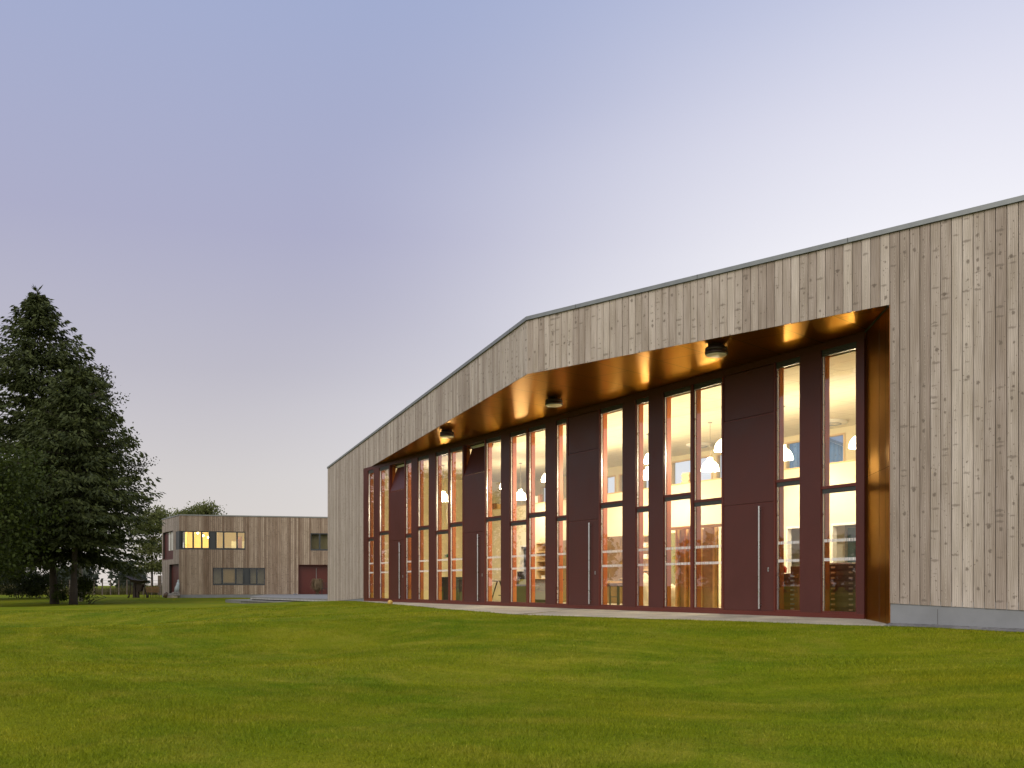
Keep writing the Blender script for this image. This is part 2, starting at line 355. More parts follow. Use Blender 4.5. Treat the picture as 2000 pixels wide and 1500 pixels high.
# gravel apron under the overhang, dark pebbles along the plinth
def gravel_mat(name, ca, cb, sc_=42):
    m, t, b = mat(name); g = N(t, 'ShaderNodeNewGeometry')
    v = N(t, 'ShaderNodeTexVoronoi', inp={'Scale': float(sc_)}); L(t, g.outputs[0], v.inputs['Vector'])
    n = N(t, 'ShaderNodeTexNoise', inp={'Scale': 1.3, 'Detail': 5.0}); L(t, g.outputs[0], n.inputs[0])
    c = mixc(t, v.outputs['Color'], ca, cb); c = mixc(t, 1.0, c, ramp(t, n.outputs[0], [(.3, (.75, .74, .7)), (.7, (1.15, 1.12, 1.05))]), 'MULTIPLY')
    L(t, c, b.inputs['Base Color']); b.inputs['Roughness'].default_value = .9
    bn = N(t, 'ShaderNodeBump', inp={'Strength': .8, 'Distance': .02}); L(t, v.outputs['Distance'], bn.inputs['Height']); L(t, bn.outputs[0], b.inputs['Normal']); return m
M_gravel = gravel_mat('gravel', (.36, .33, .28), (.50, .46, .39)); M_pebble = gravel_mat('dark_pebbles', (.10, .10, .105), (.2, .2, .21), 18)
mb = MB(); NP = 40
for side_, (wall, ua, ub) in enumerate(((WL, uLC, WL.len), (WR, 0, uRC + .16))):
    for i in range(NP):
        a, b_ = ua + (ub - ua) * i / NP, ua + (ub - ua) * (i + 1) / NP
        for j in range(4):
            q = []
            for uu, jj in ((a, j), (b_, j), (b_, j + 1), (a, j + 1)):
                o = wall(uu, -.30 - .03 * math.sin(uu * 1.1) - .02 * math.sin(uu * 3.1), 0); f = ((uu - uLC) / (WL.len - uLC)) * .62 if side_ == 0 else .62 + uu / uRC * .38
                gi = G(max(0, f) * GEND, .0, 0); p = o.lerp(gi, jj / 4)
                z = 0
                q.append((p.x, p.y, (-.034 - .008 * (4 - jj) if jj else gz(p.x, p.y) + .004)))
            mb.face(q)
o = mb.build('gravel_apron', M_gravel, merge=True, smooth=True); tag(o, kind='structure')
mb = MB()
for i in range(30):
    a, b_ = uRC + i * .2, uRC + (i + 1) * .2
    q = []
    for uu, dd in ((a, -.28 - .05 * math.sin(a * 9)), (b_, -.28 - .05 * math.sin(b_ * 9)), (b_, .02), (a, .02)):
        p = WR(uu, dd, 0); po = WR(uu, -.36, 0); q.append((p.x, p.y, gz(po.x, po.y) + (.012 if dd < 0 else .05)))
    mb.face(q)
o = mb.build('pebble_strip', M_pebble, merge=True, smooth=True); tag(o, kind='structure')

# ------------------------------------------------------------------ boards
def boards(mb, wall, ua, ub, zlo, zhi, openings=(), w=.163, d0=0.0, gap=.010, th=.022):
    n = max(1, round((ub - ua) / w)); w = (ub - ua) / n
    for i in range(n):
        a, b = ua + i * w, ua + (i + 1) * w; seed = random.random(); tone = random.betavariate(1.7, 1.7)
        cuts = sorted({a, b, *[x for o in openings for x in o[:2] if a + .005 < x < b - .005]})
        jit = random.uniform(-.003, .003)
        for c0, c1 in zip(cuts, cuts[1:]):
            mid = (c0 + c1) / 2; spans = [(zlo(mid), zhi(mid))]
            for o0, o1, z0, z1 in openings:
                if o0 <= mid <= o1:
                    ns = []
                    for s0, s1 in spans:
                        if z1 <= s0 or z0 >= s1: ns.append((s0, s1)); continue
                        if z0 > s0: ns.append((s0, z0))
                        if z1 < s1: ns.append((z1, s1))
                    spans = ns
            for s0, s1 in spans:
                e0 = c0 + gap / 2 if c0 == a else c0; e1 = c1 - gap / 2 if c1 == b else c1; bv = min(.008, (e1 - e0) / 4)
                pr = [(e0, th), (e0, .006), (e0 + bv, 0), (e1 - bv, 0), (e1, .006), (e1, th)]
                for (u0, q0), (u1, q1) in zip(pr, pr[1:]):
                    zb0, zb1, zt0, zt1 = (zlo(u0) if s0 == zlo(mid) else s0), (zlo(u1) if s0 == zlo(mid) else s0), (zhi(u0) if s1 == zhi(mid) else s1), (zhi(u1) if s1 == zhi(mid) else s1)
                    uvf = lambda u, z: (u - a - w / 2, z + seed * 61.0 + i * 3.7)
                    mb.face([wall(u0, d0 + q0 + jit, zb0), wall(u1, d0 + q1 + jit, zb1), wall(u1, d0 + q1 + jit, zt1), wall(u0, d0 + q0 + jit, zt0)],
                            [uvf(u0, zb0), uvf(u1, zb1), uvf(u1, zt1), uvf(u0, zt0)], tone)
                for zz in (s0, s1):
                    mb.face([wall(e0, d0 + jit, zz), wall(e1, d0 + jit, zz), wall(e1, d0 + th, zz), wall(e0, d0 + th, zz)], [uvf(e0, zz), uvf(e1, zz), uvf(e1, zz + .02), uvf(e0, zz + .02)], tone)
def wall_holes(mb, wall, u0, u1, z0, z1, d0, d1, openings=()):
    cuts = sorted({u0, u1, *[x for o in openings for x in o[:2] if u0 < x < u1]})
    for a, b in zip(cuts, cuts[1:]):
        mid = (a + b) / 2; sp = [(z0, z1)]
        for o0, o1, y0, y1 in openings:
            if o0 < mid < o1: sp = [q for s0, s1 in sp for q in ((s0, min(s1, y0)), (max(s0, y1), s1)) if q[1] - q[0] > .001]
        for s0, s1 in sp: mb.box(wall, a, b, d0, d1, s0, s1)

# ================================================================== WORKSHOP
ws = empty('workshop_building', (0, 24, 0), 'large timber clad workshop hall with a folded front and a tall lit glass wall', 'building')
cst = lambda v: (lambda u: v)
TOPB = ROOF - .085
zl_left = lambda u: -.25 + .34 * u / uLC            # board ends follow the falling ground
mb = MB(); boards(mb, WL, 0, uLC, zl_left, cst(TOPB)); mb.build('timber_cladding', M_wood, ws)
mb = MB(); boards(mb, WL, uLC, WL.len, cst(SOF), cst(TOPB)); mb.build('timber_fascia', M_wood, ws)
mb = MB(); boards(mb, WR, 0, uRC, cst(SOF), cst(TOPB)); mb.build('timber_fascia', M_wood, ws)
zr = lambda u: .285 - .075 * (u - uRC) / 1.9
mb = MB(); boards(mb, WR, uRC, WR.len, zr, cst(TOPB), w=.168); mb.build('timber_cladding', M_wood, ws)
mb = MB()                                             # wall core behind the boards
mb.box(WL, .05, uLC - .02, .024, .20, -.6, TOPB); mb.box(WL, uLC - .02, WL.len, .024, .16, SOF + .012, TOPB)
mb.box(WR, 0, uRC + .02, .024, .16, SOF + .012, TOPB); mb.box(WR, uRC + .024, WR.len, .024, .24, -.5, TOPB)
mb.build_each('wall_core', M_back, ws)
# plinths
mb = MB(); mb.box(WR, uRC + .003, WR.len, .012, .20, -.7, .32); mb.build_each('plinth', M_conc, ws)
mb = MB(); mb.box(WL, .06, uLC - .003, .016, .20, -.7, .12); mb.build_each('plinth', M_conc, ws)
mb = MB()
for uu in (uRC + .78, uRC + 2.4, uRC + 4.0): mb.box(WR, uu, uu + .006, .0105, .02, -.5, .2)
mb.build_each('plinth_joint', M_back, ws)
# end wall (left) and back walls, roof
LB = G(-13.2, 7.6, 0); RB = G(GEND + 6, 7.6, 0)
ins = [WL(.2, .15, 0), WL(WL.len, .15, 0), WR(WR.len - .1, .15, 0), RB, LB]
foot = [(q.x, q.y) for q in ins]
EW = Wall(LE, (LB.x, LB.y), (.3, -1))
mb = MB(); boards(mb, EW, 0, EW.len, cst(-.3), cst(TOPB)); mb.build('timber_cladding', M_wood, ws)
mb = MB(); mb.box(EW, .06, EW.len, .026, .2, -.5, TOPB); RW = Wall(RE, (RB.x, RB.y), (-1, 1)); mb.box(RW, .3, RW.len, 0.05, .25, -.5, TOPB); mb.build_each('wall_core', M_back, ws)
mb = MB(); mb.prism(foot, TOPB - .25, TOPB - .02); mb.build('roof', M_back, ws)
mb = MB()
for wl, a, b in ((WL, -.02, WL.len), (WR, -.0, WR.len), (EW, -.02, EW.len)): mb.box(wl, a, b, -.035, .30, TOPB + .006, ROOF)
j = WL(WL.len, -.035, 0); k = WR(0, -.035, 0)
mb.starts.append((len(mb.f), len(mb.v))); mb.hexa([(j.x, j.y, TOPB + .006), (k.x, k.y, TOPB + .006), (KI[0], KI[1] + .1, TOPB + .006), (KI[0] - .02, KI[1] + .1, TOPB + .006), (j.x, j.y, ROOF), (k.x, k.y, ROOF), (KI[0], KI[1] + .1, ROOF), (KI[0] - .02, KI[1] + .1, ROOF)])
mb.build_each('roof_edge', M_cap, ws)
mb = MB()
for wl, us in ((WR, (1.4, 4.4, 7.4)), (WL, (6, 12, 18, 24, 29))):
    for uu in us: mb.box(wl, uu, uu + .010, -.0365, -.034, TOPB + .008, ROOF + .002)
mb.build_each('cap_joint', M_back, ws)
# soffit and reveal
g0, g1 = G(-.25, 0.0, 0), G(GEND, 0.0, 0)
mb = MB(); si = [(LC[0], LC[1]), KI, RC, (g1.x, g1.y), (g0.x, g0.y)]
lcI, kiI, rcI = WL(uLC - .1, .022, 0), Vector((KI[0], KI[1] + .03, 0)), WR(uRC, .022, 0)
mb.prism([(lcI.x, lcI.y), (kiI.x, kiI.y), (rcI.x, rcI.y), (g1.x + .2 * G.n[0], g1.y + .2 * G.n[1]), (g0.x + .2 * G.n[0], g0.y + .2 * G.n[1])], SOF, SOF + .01); mb.build('soffit', M_soffit, ws)
RV = Wall((g1.x, g1.y), RC, (1, 0))
mb = MB(); mb.box(RV, 0, RV.len - .005, 0, .03, -.4, SOF - .003); mb.build('reveal', M_soffit, ws)
mb = MB(); mb.box(RV, RV.len * .60, RV.len * .60 + .008, -.002, .001, -.03, SOF - .01)
mb.box(RV, 0, RV.len, -.002, .001, 2.55, 2.556); mb.build_each('reveal_joint', M_back, ws)
mb = MB(); mb.box(RV, .0, RV.len, -.012, -.003, SOF - .03, SOF - .004); mb.build('shadow_joint', M_back, ws)

# header above the glazing, sill rail
mb = MB(); mb.box(G, -.2, GEND, -.015, .20, HEAD, SOF - .004); mb.build('header', M_red, ws)
mb = MB(); mb.box(G, -.1, GEND, -.035, .08, -.06, .055); mb.build('sill_rail', M_red2, ws)

# windows (pixel columns, transom row) and doors
WIN = [(719.5, 731, 1052), (741.5, 760.5, 1040), (793, 804.8, 1045), (817, 838.8, 1030), (852, 876.6, 1038), (879.4, 904.6, 1023), (949.5, 980, 1012), (997, 1029.4, 1020), (1033, 1067, 1004),
       (1087, 1108, 1011), (1173, 1218, 984), (1243, 1269, 993), (1297, 1351, 969), (1355, 1412, 979), (1516, 1565, 940), (1605, 1675, 952)]
DOOR = [(762.5, 791, 1056, 958), (907, 947.5, 1040, 925), (1111, 1170.5, 1017, 882), (1415, 1513, 984.5, 815)]
edges = sorted([(G.u(a), G.u(b), 'w', (a, b, t)) for a, b, t in WIN] + [(G.u(a), G.u(b), 'd', (a, b, t, v)) for a, b, t, v in DOOR])
prev = -.15
for ua, ub, kind, q in edges + [(GEND, GEND, 'end', None)]:
    if ua - prev > .01:                                # opaque panel or mullion between two openings
        thin = ua - prev < .12
        mb = MB(); mb.box(G, prev, ua, -.030, .08, .056, HEAD - .002); mb.build('mullion' if thin else 'facade_panel', M_red2 if thin else M_red, ws)
        mb = MB(); mb.box(G, prev - .004, ua + .004, .085, .205, 0, HEAD); mb.build('inner_post', M_post, ws)
    prev = ub
    if kind == 'w':
        px = (q[0] + q[1]) / 2; tz = G.z(px, q[2]); fw = .028
        mb = MB()
        mb.box(G, ua, ua + fw * .35, -.018, .07, .056, HEAD - .12); mb.box(G, ub - fw, ub, -.018, .07, .056, HEAD - .12)
        mb.box(G, ua + fw * .35, ub - fw, -.016, .07, .056, .09)
        wn = mb.build('window', M_red2, ws)
        mb = MB(); mb.box(G, ua, ub, -.014, .07, tz, tz + .055); mb.build('transom', M_red2, wn)
        mb = MB(); mb.box(G, ua, ub, .004, .07, tz - .085, tz - .001)
        for z_ in (tz - .06, tz - .03): mb.box(G, ua + .02, ub - .02, .000, .004, z_, z_ + .006)
        mb.build('vent_strip', M_vent, wn)
        mb = MB(); mb.box(G, ua, ub, .004, .07, HEAD - .118, HEAD - .002)
        for z_ in (HEAD - .085, HEAD - .05): mb.box(G, ua + .02, ub - .02, .000, .004, z_, z_ + .008)
        mb.build('blind_box', M_vent, wn)
        for z0, z1 in ((.09, tz - .086), (tz + .056, HEAD - .12)):
            mb = MB(); mb.face([G(ua + .01, .03, z0), G(ub - fw, .03, z0), G(ub - fw, .03, z1), G(ua + .01, .03, z1)]); mb.build('glass_pane', M_glass, wn)
            mb = MB(); mb.box(G, ua + fw * .36, ua + fw * .36 + .022, .012, .028, z0, z1); mb.build('glazing_bead', M_alu, wn)
        for z_ in (1.045, 1.405):
            mb = MB(); x = ua + .04
            while x < ub - fw - .01:
                bw = random.choice((.008, .012, .018, .026, .034)); mb.face([G(x, .024, z_), G(min(x + bw, ub - fw), .024, z_), G(min(x + bw, ub - fw), .024, z_ + .058), G(x, .024, z_ + .058)]); x += bw + random.choice((.006, .009, .014))
            mb.build('safety_stripe', M_marker, wn)
    elif kind == 'd':
        px = (q[0] + q[1]) / 2; tz = G.z(px, q[2]); vz = G.z(px, q[3]); opened = q[0] < 1000
        mb = MB(); mb.box(G, ua + .012, ub - .012, -.024, .04, .056, tz - .014); dr = mb.build('door', M_red, ws, bevel=.004)
        if q[0] > 700:
            mb = MB(); hx = ua + (ub - ua) * .76; mb.tube([G(hx, -.085, .10), G(hx, -.085, tz - .07)], .019, 10)
            for z_ in (.18, tz - .14): mb.tube([G(hx, -.085, z_), G(hx, -.024, z_)], .010, 6)
            mb.build('handle', M_steel, dr)
            mb = MB(); hx = ua + (ub - ua) * .90; mb.box(G, hx - .014, hx + .014, -.034, -.024, .86, .95); mb.build('lock', M_steel, dr)
        mb = MB(); mb.box(G, ua + .008, ub - .008, -.026, .04, tz + .012, vz - .03); mb.build('overdoor_panel', M_red, ws, bevel=.004)
        mb = MB(); mb.box(G, ua, ub, -.010, .05, tz - .013, tz + .011); mb.box(G, ua, ub, -.012, .05, vz - .029, vz + .004)
        mb.box(G, ua, ua + .0118, -.010, .05, .056, tz - .014); mb.box(G, ub - .0118, ub, -.010, .05, .056, tz - .014); mb.build_each('door_frame', M_red2, ws)
        ht = HEAD - .004; wdt = .30 if opened else 0.0        # vent flap, hinged at the bottom and tilted in on the two far doors
        mb = MB(); top = ht - (.05 if opened else .01); f = [G(ua + .02, -.02, vz + .012), G(ub - .02, -.02, vz + .012), G(ub - .02, .02, vz + .012), G(ua + .02, .02, vz + .012), G(ua + .02, -.02 + wdt, top), G(ub - .02, -.02 + wdt, top), G(ub - .02, .02 + wdt, top), G(ua + .02, .02 + wdt, top)]
        mb.hexa(f); vf = mb.build('vent_flap', M_red, ws, bevel=.004)
        if opened:
            for e0, e1 in ((ub - .06, ub - .10), (ua + .06, ua + .10)): mb = MB(); mb.tube([G(e0, .0, ht - .03), G(e1, .30, top - .06)], .012, 6); mb.build('stay', M_black, vf)
        else:
            mb = MB(); mb.box(G, ua, ub, .05, .08, .056, HEAD); mb.build('door_backing', M_back, ws)

# ------------------------------------------------------------------ interior shell
ZC = E + 4.40; DB = 4.6; DR = 7.2
mb = MB(); mb.box(G, -.1, GEND + 1.2, .02, DR, -.10, -.01); mb.build('floor', M_floor, ws)
def ceil_mat():
    m, t, b = mat('ceiling_panels'); g = N(t, 'ShaderNodeNewGeometry')
    def dotf(v, step, wd):
        n = N(t, 'ShaderNodeVectorMath', operation='DOT_PRODUCT'); L(t, g.outputs[0], n.inputs[0]); n.inputs[1].default_value = (v[0], v[1], 0)
        return math_n(t, 'LESS_THAN', math_n(t, 'FRACT', math_n(t, 'DIVIDE', math_n(t, 'ADD', n.outputs['Value'], 300.0), step)), wd)
    s = math_n(t, 'MAXIMUM', dotf(G.t, 1.25, .012), dotf(G.n, .62, .02))
    nz = N(t, 'ShaderNodeTexNoise', inp={'Scale': 5.0, 'Detail': 5.0}); L(t, g.outputs[0], nz.inputs[0])
    c = mixc(t, nz.outputs[0], (.80, .74, .55), (.88, .83, .66)); L(t, mixc(t, s, c, (.55, .48, .33)), b.inputs['Base Color']); b.inputs['Roughness'].default_value = .75; return m
mb = MB(); mb.box(G, -.1, GEND + 1.2, .25, DR + .2, ZC, ZC + .08); mb.build('ceiling', ceil_mat(), ws)
PT = 3.60                                              # gallery parapet
def op(px0, px1, py0, py1, d): return (G.u(px0, d), G.u(px1, d), G.z((px0 + px1) / 2, py1, d), G.z((px0 + px1) / 2, py0, d))
bw_open = []
def opn(px0, px1, ztop, d=DB): a, b = G.u(px0, d), G.u(px1, d); bw_open.append((min(a, b), max(a, b), 0.0, ztop))
opn(1536, 1580, 2.12); opn(1624, 1720, 2.12); opn(1016, 1031, 2.1)
mb = MB(); wall_holes(mb, G, -.1, GEND + 1.2, 0, PT, DB, DB + .12, bw_open); mb.build_each('inner_wall', M_cream, ws)
mb = MB(); mb.box(G, -.1, GEND + 1.2, DB - .02, DB + .14, PT + .001, PT + .03); mb.build('parapet_cap', M_ply, ws)
mb = MB(); mb.box(G, -.1, GEND + 1.2, DB + .121, DR, 2.80, 3.0); mb.build('gallery_floor', M_white, ws)
mb = MB(); mb.box(G, -.25, -.1, .25, DR + .2, 0, ZC); mb.box(G, GEND + 1.2, GEND + 1.35, .05, DR + .2, 0, ZC); mb.build_each('side_wall', M_cream, ws)
# rear wall with gallery windows onto the yard
rw = [(1180, 1203), (1209, 1232), (1255, 1290), (1311, 1392), (1399, 1490), (1534, 1596), (1604, 1651), (1056, 1072), (1078, 1100)]
rop = [(G.u(a, DR), G.u(b, DR), 3.15, ZC - (.16 if a > 1250 else .3)) for a, b in rw]
mb = MB(); wall_holes(mb, G, -.1, GEND + 1.2, 0, ZC, DR, DR + .18, rop); mb.build_each('rear_wall', M_cream, ws)
for a, b, z0, z1 in rop:
    mb = MB()
    for u0, u1, y0, y1 in ((a, a + .06, z0, z1), (b - .06, b, z0, z1), (a + .06, b - .06, z0, z0 + .06), (a + .06, b - .06, z1 - .045, z1)): mb.box(G, u0, u1, DR - .02, DR + .10, y0, y1)
    rwn = mb.build('rear_window', M_lpine, ws); mb = MB(); mb.face([G(a + .06, DR + .08, z0 + .06), G(b - .06, DR + .08, z0 + .06), G(b - .06, DR + .08, z1 - .06), G(a + .06, DR + .08, z1 - .06)]); mb.build('glass_pane', M_glassr, rwn)
# white lining of the openings in the inner wall
mb = MB()
for a, b, z0, z1 in bw_open:
    mb.box(G, a, a + .05, DB - .012, DB + .13, 0, z1); mb.box(G, b - .05, b, DB - .012, DB + .13, 0, z1); mb.box(G, a + .05, b - .05, DB - .012, DB + .13, z1 - .06, z1)
mb.build_each('opening_lining', M_white, ws)
M_doorb = simple('blue_door', (.12, .22, .27), .5)
DN = 5.5
mb = MB(); mb.box(G, -.1, GEND + 1.2, DN, DN + .1, 0, 2.79); mb.build('niche_wall', M_white, ws)
a, b, z0, z1 = op(1658, 1700, 1030, 1110, DN - .01); mb = MB(); mb.box(G, a, b, DN - .05, DN - .001, 0, z1); idr = mb.build('inner_door', M_doorb, ws)
mb = MB(); mb.box(G, a - .09, a, DN - .06, DN - .002, 0, z1 + .08); mb.box(G, a, b, DN - .06, DN - .002, z1, z1 + .08); mb.build_each('door_frame', M_greyc, idr)

# the yard wing seen through the gallery windows
yw = empty('yard_wing', tuple(G(17, 16, 0)), 'boarded timber wing across the yard, dusk blue put into its colour, seen through the gallery windows', 'building')
YW = Wall(tuple(G(4, 15.5, 0))[:2], tuple(G(26, 15.5, 0))[:2], (1, .5))
ue = YW.u(1652)
mb = MB(); boards(mb, YW, 0, ue, cst(-.6), lambda u: min(8.2, 5.85 + (ue - u) * .42), w=.2); mb.build('boarded_wall', M_wood3, yw)
mb = MB(); uk = ue - 5.6; mb.hexa([YW(uk, -.06, 8.21), YW(ue + .05, -.06, 5.85), YW(ue + .05, 6, 5.85), YW(uk, 6, 8.21), YW(uk, -.06, 8.33), YW(ue + .05, -.06, 5.97), YW(ue + .05, 6, 5.97), YW(uk, 6, 8.33)]); mb.hexa([YW(0, -.06, 8.21), YW(uk, -.06, 8.21), YW(uk, 6, 8.21), YW(0, 6, 8.21), YW(0, -.06, 8.33), YW(uk, -.06, 8.33), YW(uk, 6, 8.33), YW(0, 6, 8.33)]); mb.build('roof', simple('blue_zinc', (.16, .24, .31), .4, .3), yw)
mb = MB(); mb.box(YW, 0, ue - .02, .03, 6, -.6, 5.84); mb.build_each('wall_core', M_back, yw)

# ------------------------------------------------------------------ lamps
M_shade = simple('opal_shade', (.9, .88, .8), .4, 0, .02, emit=(1, .90, .70), es=4.2)
def opal():
    t = M_shade.node_tree; b = t.nodes['Principled BSDF']; tr = N(t, 'ShaderNodeBsdfTransparent', inp={'Color': (1, .94, .8, 1)}); mx = N(t, 'ShaderNodeMixShader', inp={0: .45})
    L(t, b.outputs[0], mx.inputs[1]); L(t, tr.outputs[0], mx.inputs[2]); L(t, mx.outputs[0], t.nodes['Material Output'].inputs[0])
opal()
M_bulb = simple('bulb', (1, 1, 1), .4, emit=(1, .88, .62), es=6.0)
M_cord = simple('cord', (.35, .33, .28), .5)
ZB = E + 3.08
PEND = [(1387, 920, 'white pendant lamp in the paired windows, whole dome in view above the tall wooden crate'), (1416, 881, 'white pendant lamp half hidden by the left edge of the nearest red door bay'),
        (1529, 898, 'white pendant lamp in the narrow window between nearest red door and last panel'), (1680, 874.5, 'white pendant lamp at the right edge of the rightmost window'),
        (1266, 936, 'white pendant lamp low in the narrow window left of the paired windows with the crate'), (1276, 904, 'white pendant lamp, upper of two behind the narrow window before the crate windows'),
        (1017, 976, 'white pendant lamp with long cord in the window above the studio counter'), (1073, 940.6, 'white pendant lamp over the grey counter, cut by the red panel on its right'),
        (990, 954.7, 'white pendant lamp just right of the second door from the left'), (1168, 922, 'white pendant lamp, upper of two at the window over the workbench'),
        (1167, 950, 'white pendant lamp, lower of two at the window over the workbench'), (866, 979, 'white pendant lamp farthest left, glowing in the window beside the open vent')]
proto = None
for i, (px, yb, lab) in enumerate(PEND):
    Y = (ZB - E) * 2000 / (1143 - yb); p = Vector(((px - 1000) / 2000 * Y, Y, ZB))
    if proto is None:
        proto = empty('pendant_lamp', p, lab, 'pendant lamp', 'white pendant lamps in the hall')
        mb = MB(); mb.lathe(p, [(.245, 0), (.25, .015), (.243, .06), (.215, .15), (.165, .225), (.10, .27), (.075, .285), (.075, .36), (.03, .375), (.001, .376)], 28)
        mb.build('lamp_shade', M_shade, proto, smooth=True)
        mb = MB(); mb.tube([p + Vector((0, 0, .376)), (p.x, p.y, ZC - .025)], .008, 6); mb.build('cord', M_cord, proto)
        mb = MB(); mb.lathe((p.x, p.y, ZC - .03), [(.001, 0), (.055, .0), (.06, .01), (.06, .03)], 16); mb.build('ceiling_canopy', M_cord, proto)
        mb = MB(); mb.lathe(p + Vector((0, 0, .19)), [(.001, 0), (.03, .008), (.036, .03), (.03, .055), (.02, .075)], 14); mb.build('bulb', M_bulb, proto, smooth=True)
        q = proto
    else:
        q = copy_tree(proto); q.location = p; q['label'] = lab
    ld = bpy.data.lights.new('pendant_light', 'POINT'); ld.energy = 112; ld.color = (1, .885, .67); ld.shadow_soft_size = .07
    lo = bpy.data.objects.new('pendant_light', ld); col.objects.link(lo); lo.parent = q; lo.location = (0, 0, .10)

# soffit downlights (off, dull)
M_lampbody = simple('dark_lamp_body', (.045, .028, .02), .4, .2); M_lens = simple('frosted_lens', (.75, .68, .5), .35)
proto = None
for px, py, lab in ((1399, 690, 'round dark soffit lamp nearest the right, largest of the three under the overhang'), (1082, 789, 'round dark soffit lamp in the middle, just right of the fold in the fascia'), (873, 851, 'round dark soffit lamp farthest left, smallest of the three under the overhang')):
    Y = (SOF - .16 - E) * 2000 / (1143 - py); p = Vector(((px - 1000) / 2000 * Y, Y, SOF))
    if proto is None:
        proto = empty('soffit_lamp', p, lab, 'ceiling lamp', 'round lamps under the overhang')
        mb = MB(); mb.lathe(p, [(.16, -.003), (.16, -.05), (.21, -.055), (.215, -.10), (.21, -.105), (.19, -.115), (.19, -.12), (.215, -.125), (.22, -.185), (.20, -.19)], 32); mb.build('lamp_body', M_lampbody, proto, smooth=True)
        mb = MB(); mb.lathe(p, [(.20, -.188), (.19, -.21), (.12, -.225), (.001, -.23)], 32); mb.build('lens', M_lens, proto, smooth=True)
    else:
        q = copy_tree(proto); q.location = p; q['label'] = lab
# round ceiling vents inside the hall
for px, py, lab in ((1625, 822, 'flat round ceiling disc inside the rightmost window'), (1366, 867, 'flat round ceiling disc behind the pendant above the crate')):
    Y = (ZC - E) * 2000 / (1143 - py); p = Vector(((px - 1000) / 2000 * Y, Y, ZC - .003))
    r_ = empty('ceiling_disc', p, lab, 'ceiling vent', 'round discs on the hall ceiling'); mb = MB(); mb.lathe(p, [(.40, 0), (.41, -.05), (.37, -.08), (.001, -.08)], 32); mb.build('disc', M_white, r_, smooth=True)
    mb = MB(); mb.lathe(p, [(.25, -.081), (.25, -.095), (.22, -.095), (.22, -.081)], 32); mb.build('ring', M_greyc, r_, smooth=True)

# ------------------------------------------------------------------ things inside the hall
def span(px0, px1, d): a, b = G.u(px0, d), G.u(px1, d); return min(a, b), max(a, b)
def chest(px0, px1, pytop, d, dep, ndr, label, m_body, m_draw, hmat, name='plan_chest', cat='plan chest', group=None, slots=1):
    a, b = span(px0, px1, d); zt = G.z((px0 + px1) / 2, pytop, d)
    r_ = empty(name, tuple(G((a + b) / 2, d + dep / 2, 0)), label, cat, group)
    mb = MB(); mb.box(G, a, b, d, d + dep, .0, zt); mb.build('carcass', m_body, r_)
    h = (zt - .06) / ndr
    for i in range(ndr):
        z0 = .05 + i * h; mb = MB(); mb.box(G, a + .02, b - .02, d - .02, d - .001, z0 + .008, z0 + h - .008); dr = mb.build('drawer', m_draw[i % len(m_draw)], r_)
        mb = MB()
        for s in range(slots):
            c = a + (b - a) * (s + .5) / slots; mb.box(G, c - .05, c + .05, d - .034, d - .021, z0 + h * .38, z0 + h * .70)
        mb.build('label_holder' if slots else 'handle', hmat, dr)
    return r_
M_brass = simple('label_brass', (.5, .42, .28), .4, .6)
chest(1612, 1682, 1102, .55, .75, 9, 'dark brown plan chest with many shallow drawers behind the rightmost window', M_dkwood, [M_dkwood, simple('umber_wood', (.14, .095, .05), .5, 0, .2, 5)], M_brass, slots=2)
chest(1519, 1560, 1120, .6, .7, 8, 'red brown drawer cabinet behind the window next to the nearest door', M_brwood, [M_brwood, simple('orange_wood', (.36, .17, .05), .45, 0, .2, 5)], M_alu, name='drawer_cabinet', cat='drawer cabinet', group=None, slots=2)
def small_box(name, label, cat, px0, px1, py0, py1, d, dep, m, z0=None, parts=None):
    a, b = span(px0, px1, d); zt = G.z((px0 + px1) / 2, py0, d); zb = G.z((px0 + px1) / 2, py1, d) if z0 is None else z0
    mb = MB(); mb.box(G, a, b, d, d + dep, zb, zt); o = mb.build(name, m, bevel=.006); return tag(o, label, cat)
small_box('wooden_box', 'reddish wooden box standing on the red brown drawer cabinet', 'box', 1544, 1565, 1106, 1120, .75, .3, M_brwood)
small_box('paper_stack', 'low pile of paper lying on the dark plan chest', 'paper', 1620, 1665, 1099, 1102, .7, .4, M_paper)
# tall crate of boards on a pine frame
a, b = span(1324, 1424, 1.2); zt = G.z(1374, 1026, 1.2)
cr = empty('board_crate', tuple(G((a + b) / 2, 1.6, 0)), 'tall crate of brown boards on a yellow pine frame in the paired windows', 'crate')
M_osb = simple('brown_board', (.40, .25, .11), .6, 0, .25, 3)
for i, (f0, f1) in enumerate(((0, .22), (.22, .5), (.5, .78), (.78, 1))):
    mb = MB(); mb.box(G, a + (b - a) * f0 + .02, a + (b - a) * f1 - .02, 1.22 + .08 * (i % 2), 1.26 + .08 * (i % 2), .03, zt - .03 - .05 * (i % 2)); mb.build('board', M_osb, cr)
for f0 in (.0, .18, .28, .46, .74, .96): mb = MB(); mb.box(G, a + (b - a) * f0, a + (b - a) * f0 + .07, 1.12, 1.20, .0, zt - .005); mb.build('frame_post', M_pine, cr)
for z_ in (zt - .07,): mb = MB(); mb.box(G, a - .35, b + .3, 1.08, 1.118, z_, z_ + .07); mb.build('rail', M_pine, cr)
